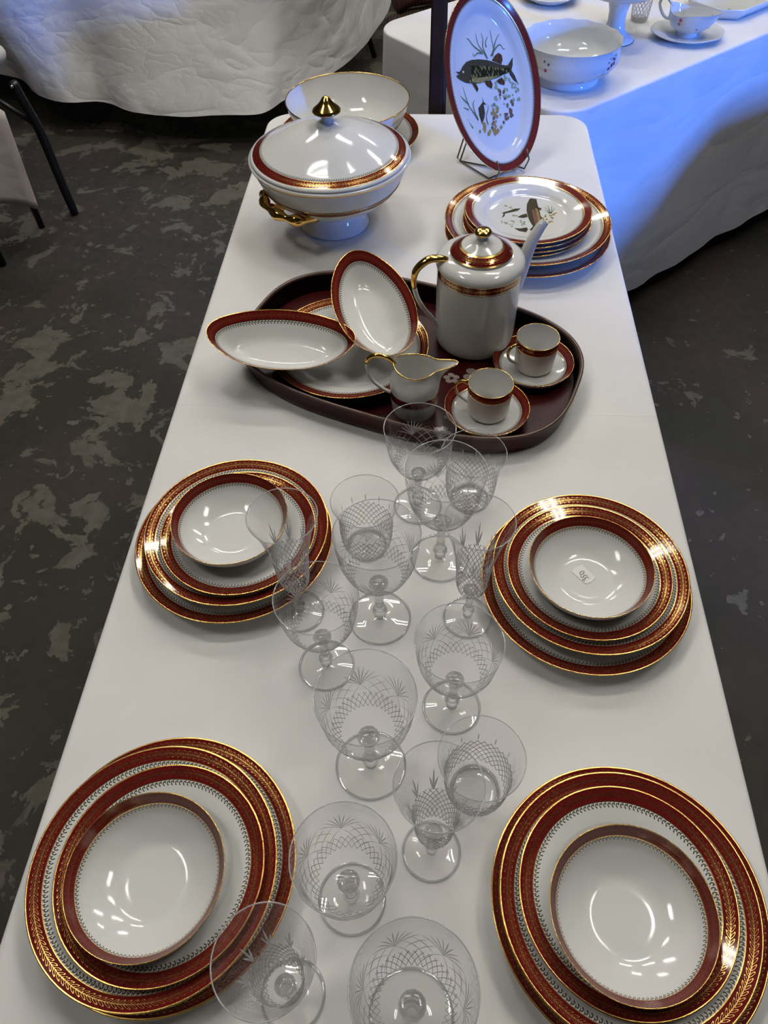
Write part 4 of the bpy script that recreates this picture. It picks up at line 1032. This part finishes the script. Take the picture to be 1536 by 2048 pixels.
wall_decor(MB(), bpf, math.radians(-62), .044, [(.15, .010, .5), (.22, .008, .6), (-.08, .0, .5), (.36, .022, .5), (.55, .010, .5)], .0042).obj('painted_stem', STEM, gb, False)['kind'] = 'stuff'
# rectangular dish with cut corners
rd = thing('rectangular_dish', 'white porcelain dish with cut corners at the top right corner', 'dish', (0, 0, T + .0005), 0)
q0 = Vector((.846, 1.452, 0)); hu, hv, ct = .16, .10, .045
cc_ = q0 + RU * hu + RV * hv; rd.location = (cc_.x, cc_.y, T + .0005); rd.rotation_euler = (0, 0, A)
def octo(i):
    x, y, c = hu - i, hv - i, max(ct - i * .6, .008)
    return [(x - c, -y), (x, -y + c), (x, y - c), (x - c, y), (-x + c, y), (-x, y - c), (-x, -y + c), (-x + c, -y)]
def oring(sp): return [[(x, y, z) for x, y in octo(i)] for i, z in sp]
mb = ring_loft(oring([(.022, 0), (.016, .004), (.006, .016), (.001, .026), (0, .029), (.0015, .0305), (.004, .0295), (.010, .016), (.022, .0075), (.030, .006)]), [.2] * 10, 1)
mb.face([len(mb.v) - 8 + k for k in range(8)]); mb.face(list(range(8))[::-1]); o = mb.obj('body', M_pc, rd, True)
o.modifiers.new('edge', 'BEVEL').width = .002
mb = MB()
for i, (a, b_, r) in enumerate([(-.095, -.052, .012), (-.078, -.058, .010), (-.085, -.040, .009)]): blob(a, b_, r, .0072 + i * .0001, mb, i + 5)
mb.obj('painted_flower', plain('painted_orange_rose', (.42, .14, .09), .15), rd, False)['kind'] = 'stuff'
mb = MB()
for i, (a, b_, r) in enumerate([(-.108, -.050, .006), (-.062, -.058, .006), (-.075, -.030, .006), (-.10, -.034, .005), (.0, .02, .008)]): blob(a, b_, r, .0070, mb, i + 15)
mb.obj('painted_leaves', P_LEAF, rd, False)['kind'] = 'stuff'
# round dish at the very top edge
sd = thing('round_dish', 'pale dish at the top edge behind the scalloped bowl', 'dish', (.355, 1.655, T + .0005))
lathe([(0, .001), (.045, .001), (.048, 0), (.052, .004), (.075, .014), (.088, .024)], 56).obj('body', M_pc, sd)
lathe([(.088, .024), (.087, .0248), (.074, .018), (.05, .0085), (0, .0075)], 56).obj('inside', M_pc, sd)

# ------------------------------------------------------------------ dark wooden easel and bundled rugs at the back
m, nt, b = mat('dark_stained_wood'); b.inputs['Roughness'].default_value = .5; b.inputs['Specular IOR Level'].default_value = .2
wv = tex(nt, 'ShaderNodeTexNoise', 8.0, 'Object', Detail=5.0); 
nt.links.new(mixc(nt, X(nt, wv.outputs[0]).ss(.3, .7), (.016, .008, .007), (.035, .018, .015)), b.inputs['Base Color']); M['wood'] = m
ez = thing('wooden_easel', 'dark brown wooden easel post rising behind the fish platter', 'easel', (.022, 1.060, 0))
mb = MB(); box(mb, -.0175, .0175, -.012, .012, 0, 1.45); o = mb.obj('post', M['wood'], ez, False); o.modifiers.new('edge', 'BEVEL').width = .004
tube([(.028, .02, .0), (.022, .016, .60), (.012, .016, .98)], .008, 8).obj('rear_leg', M['wood'], ez)
tube([(-.0, .0, 1.30), (.10, .015, 1.12)], .010, 8).obj('brace', M['wood'], ez)
RUG = []
for nm, c1, c2 in (('woven_red_rug', (.09, .010, .008), (.02, .006, .005)), ('woven_brown_rug', (.07, .036, .02), (.016, .008, .006))):
    m, nt, b = mat(nm); b.inputs['Roughness'].default_value = .95
    wv = tex(nt, 'ShaderNodeTexWave', 22.0, 'Object', Distortion=6.0); nt.links.new(mixc(nt, X(nt, wv.outputs[0] if not wv.outputs.get('Fac') else wv.outputs['Fac']).ss(.3, .7), c1, c2), b.inputs['Base Color']); RUG.append(m)
for i, (x, y, z, L, r, mt, lb) in enumerate([(-.04, 3.00, .10, .16, .09, 0, 'rolled red woven rug lowest in the heap at the back'), (-.04, 2.98, .245, .16, .055, 1, 'rolled brown woven rug in the heap at the back'), (-.03, 3.00, .350, .16, .045, 0, 'rolled red woven rug topmost in the heap at the back')]):
    mb = MB(); dx = math.cos(.5) * L; dy = math.sin(.5) * L
    tube([(-dx, -dy, -.01), (-dx * .5, -dy * .5, .004), (0, 0, 0), (dx * .5, dy * .5, .006), (dx, dy, 0)], r, 16, mb)
    o = mb.obj('rolled_rug', RUG[mt]); o.location = (x, y, z); tag(o, lb, 'rug', 'rolled rugs at the back')
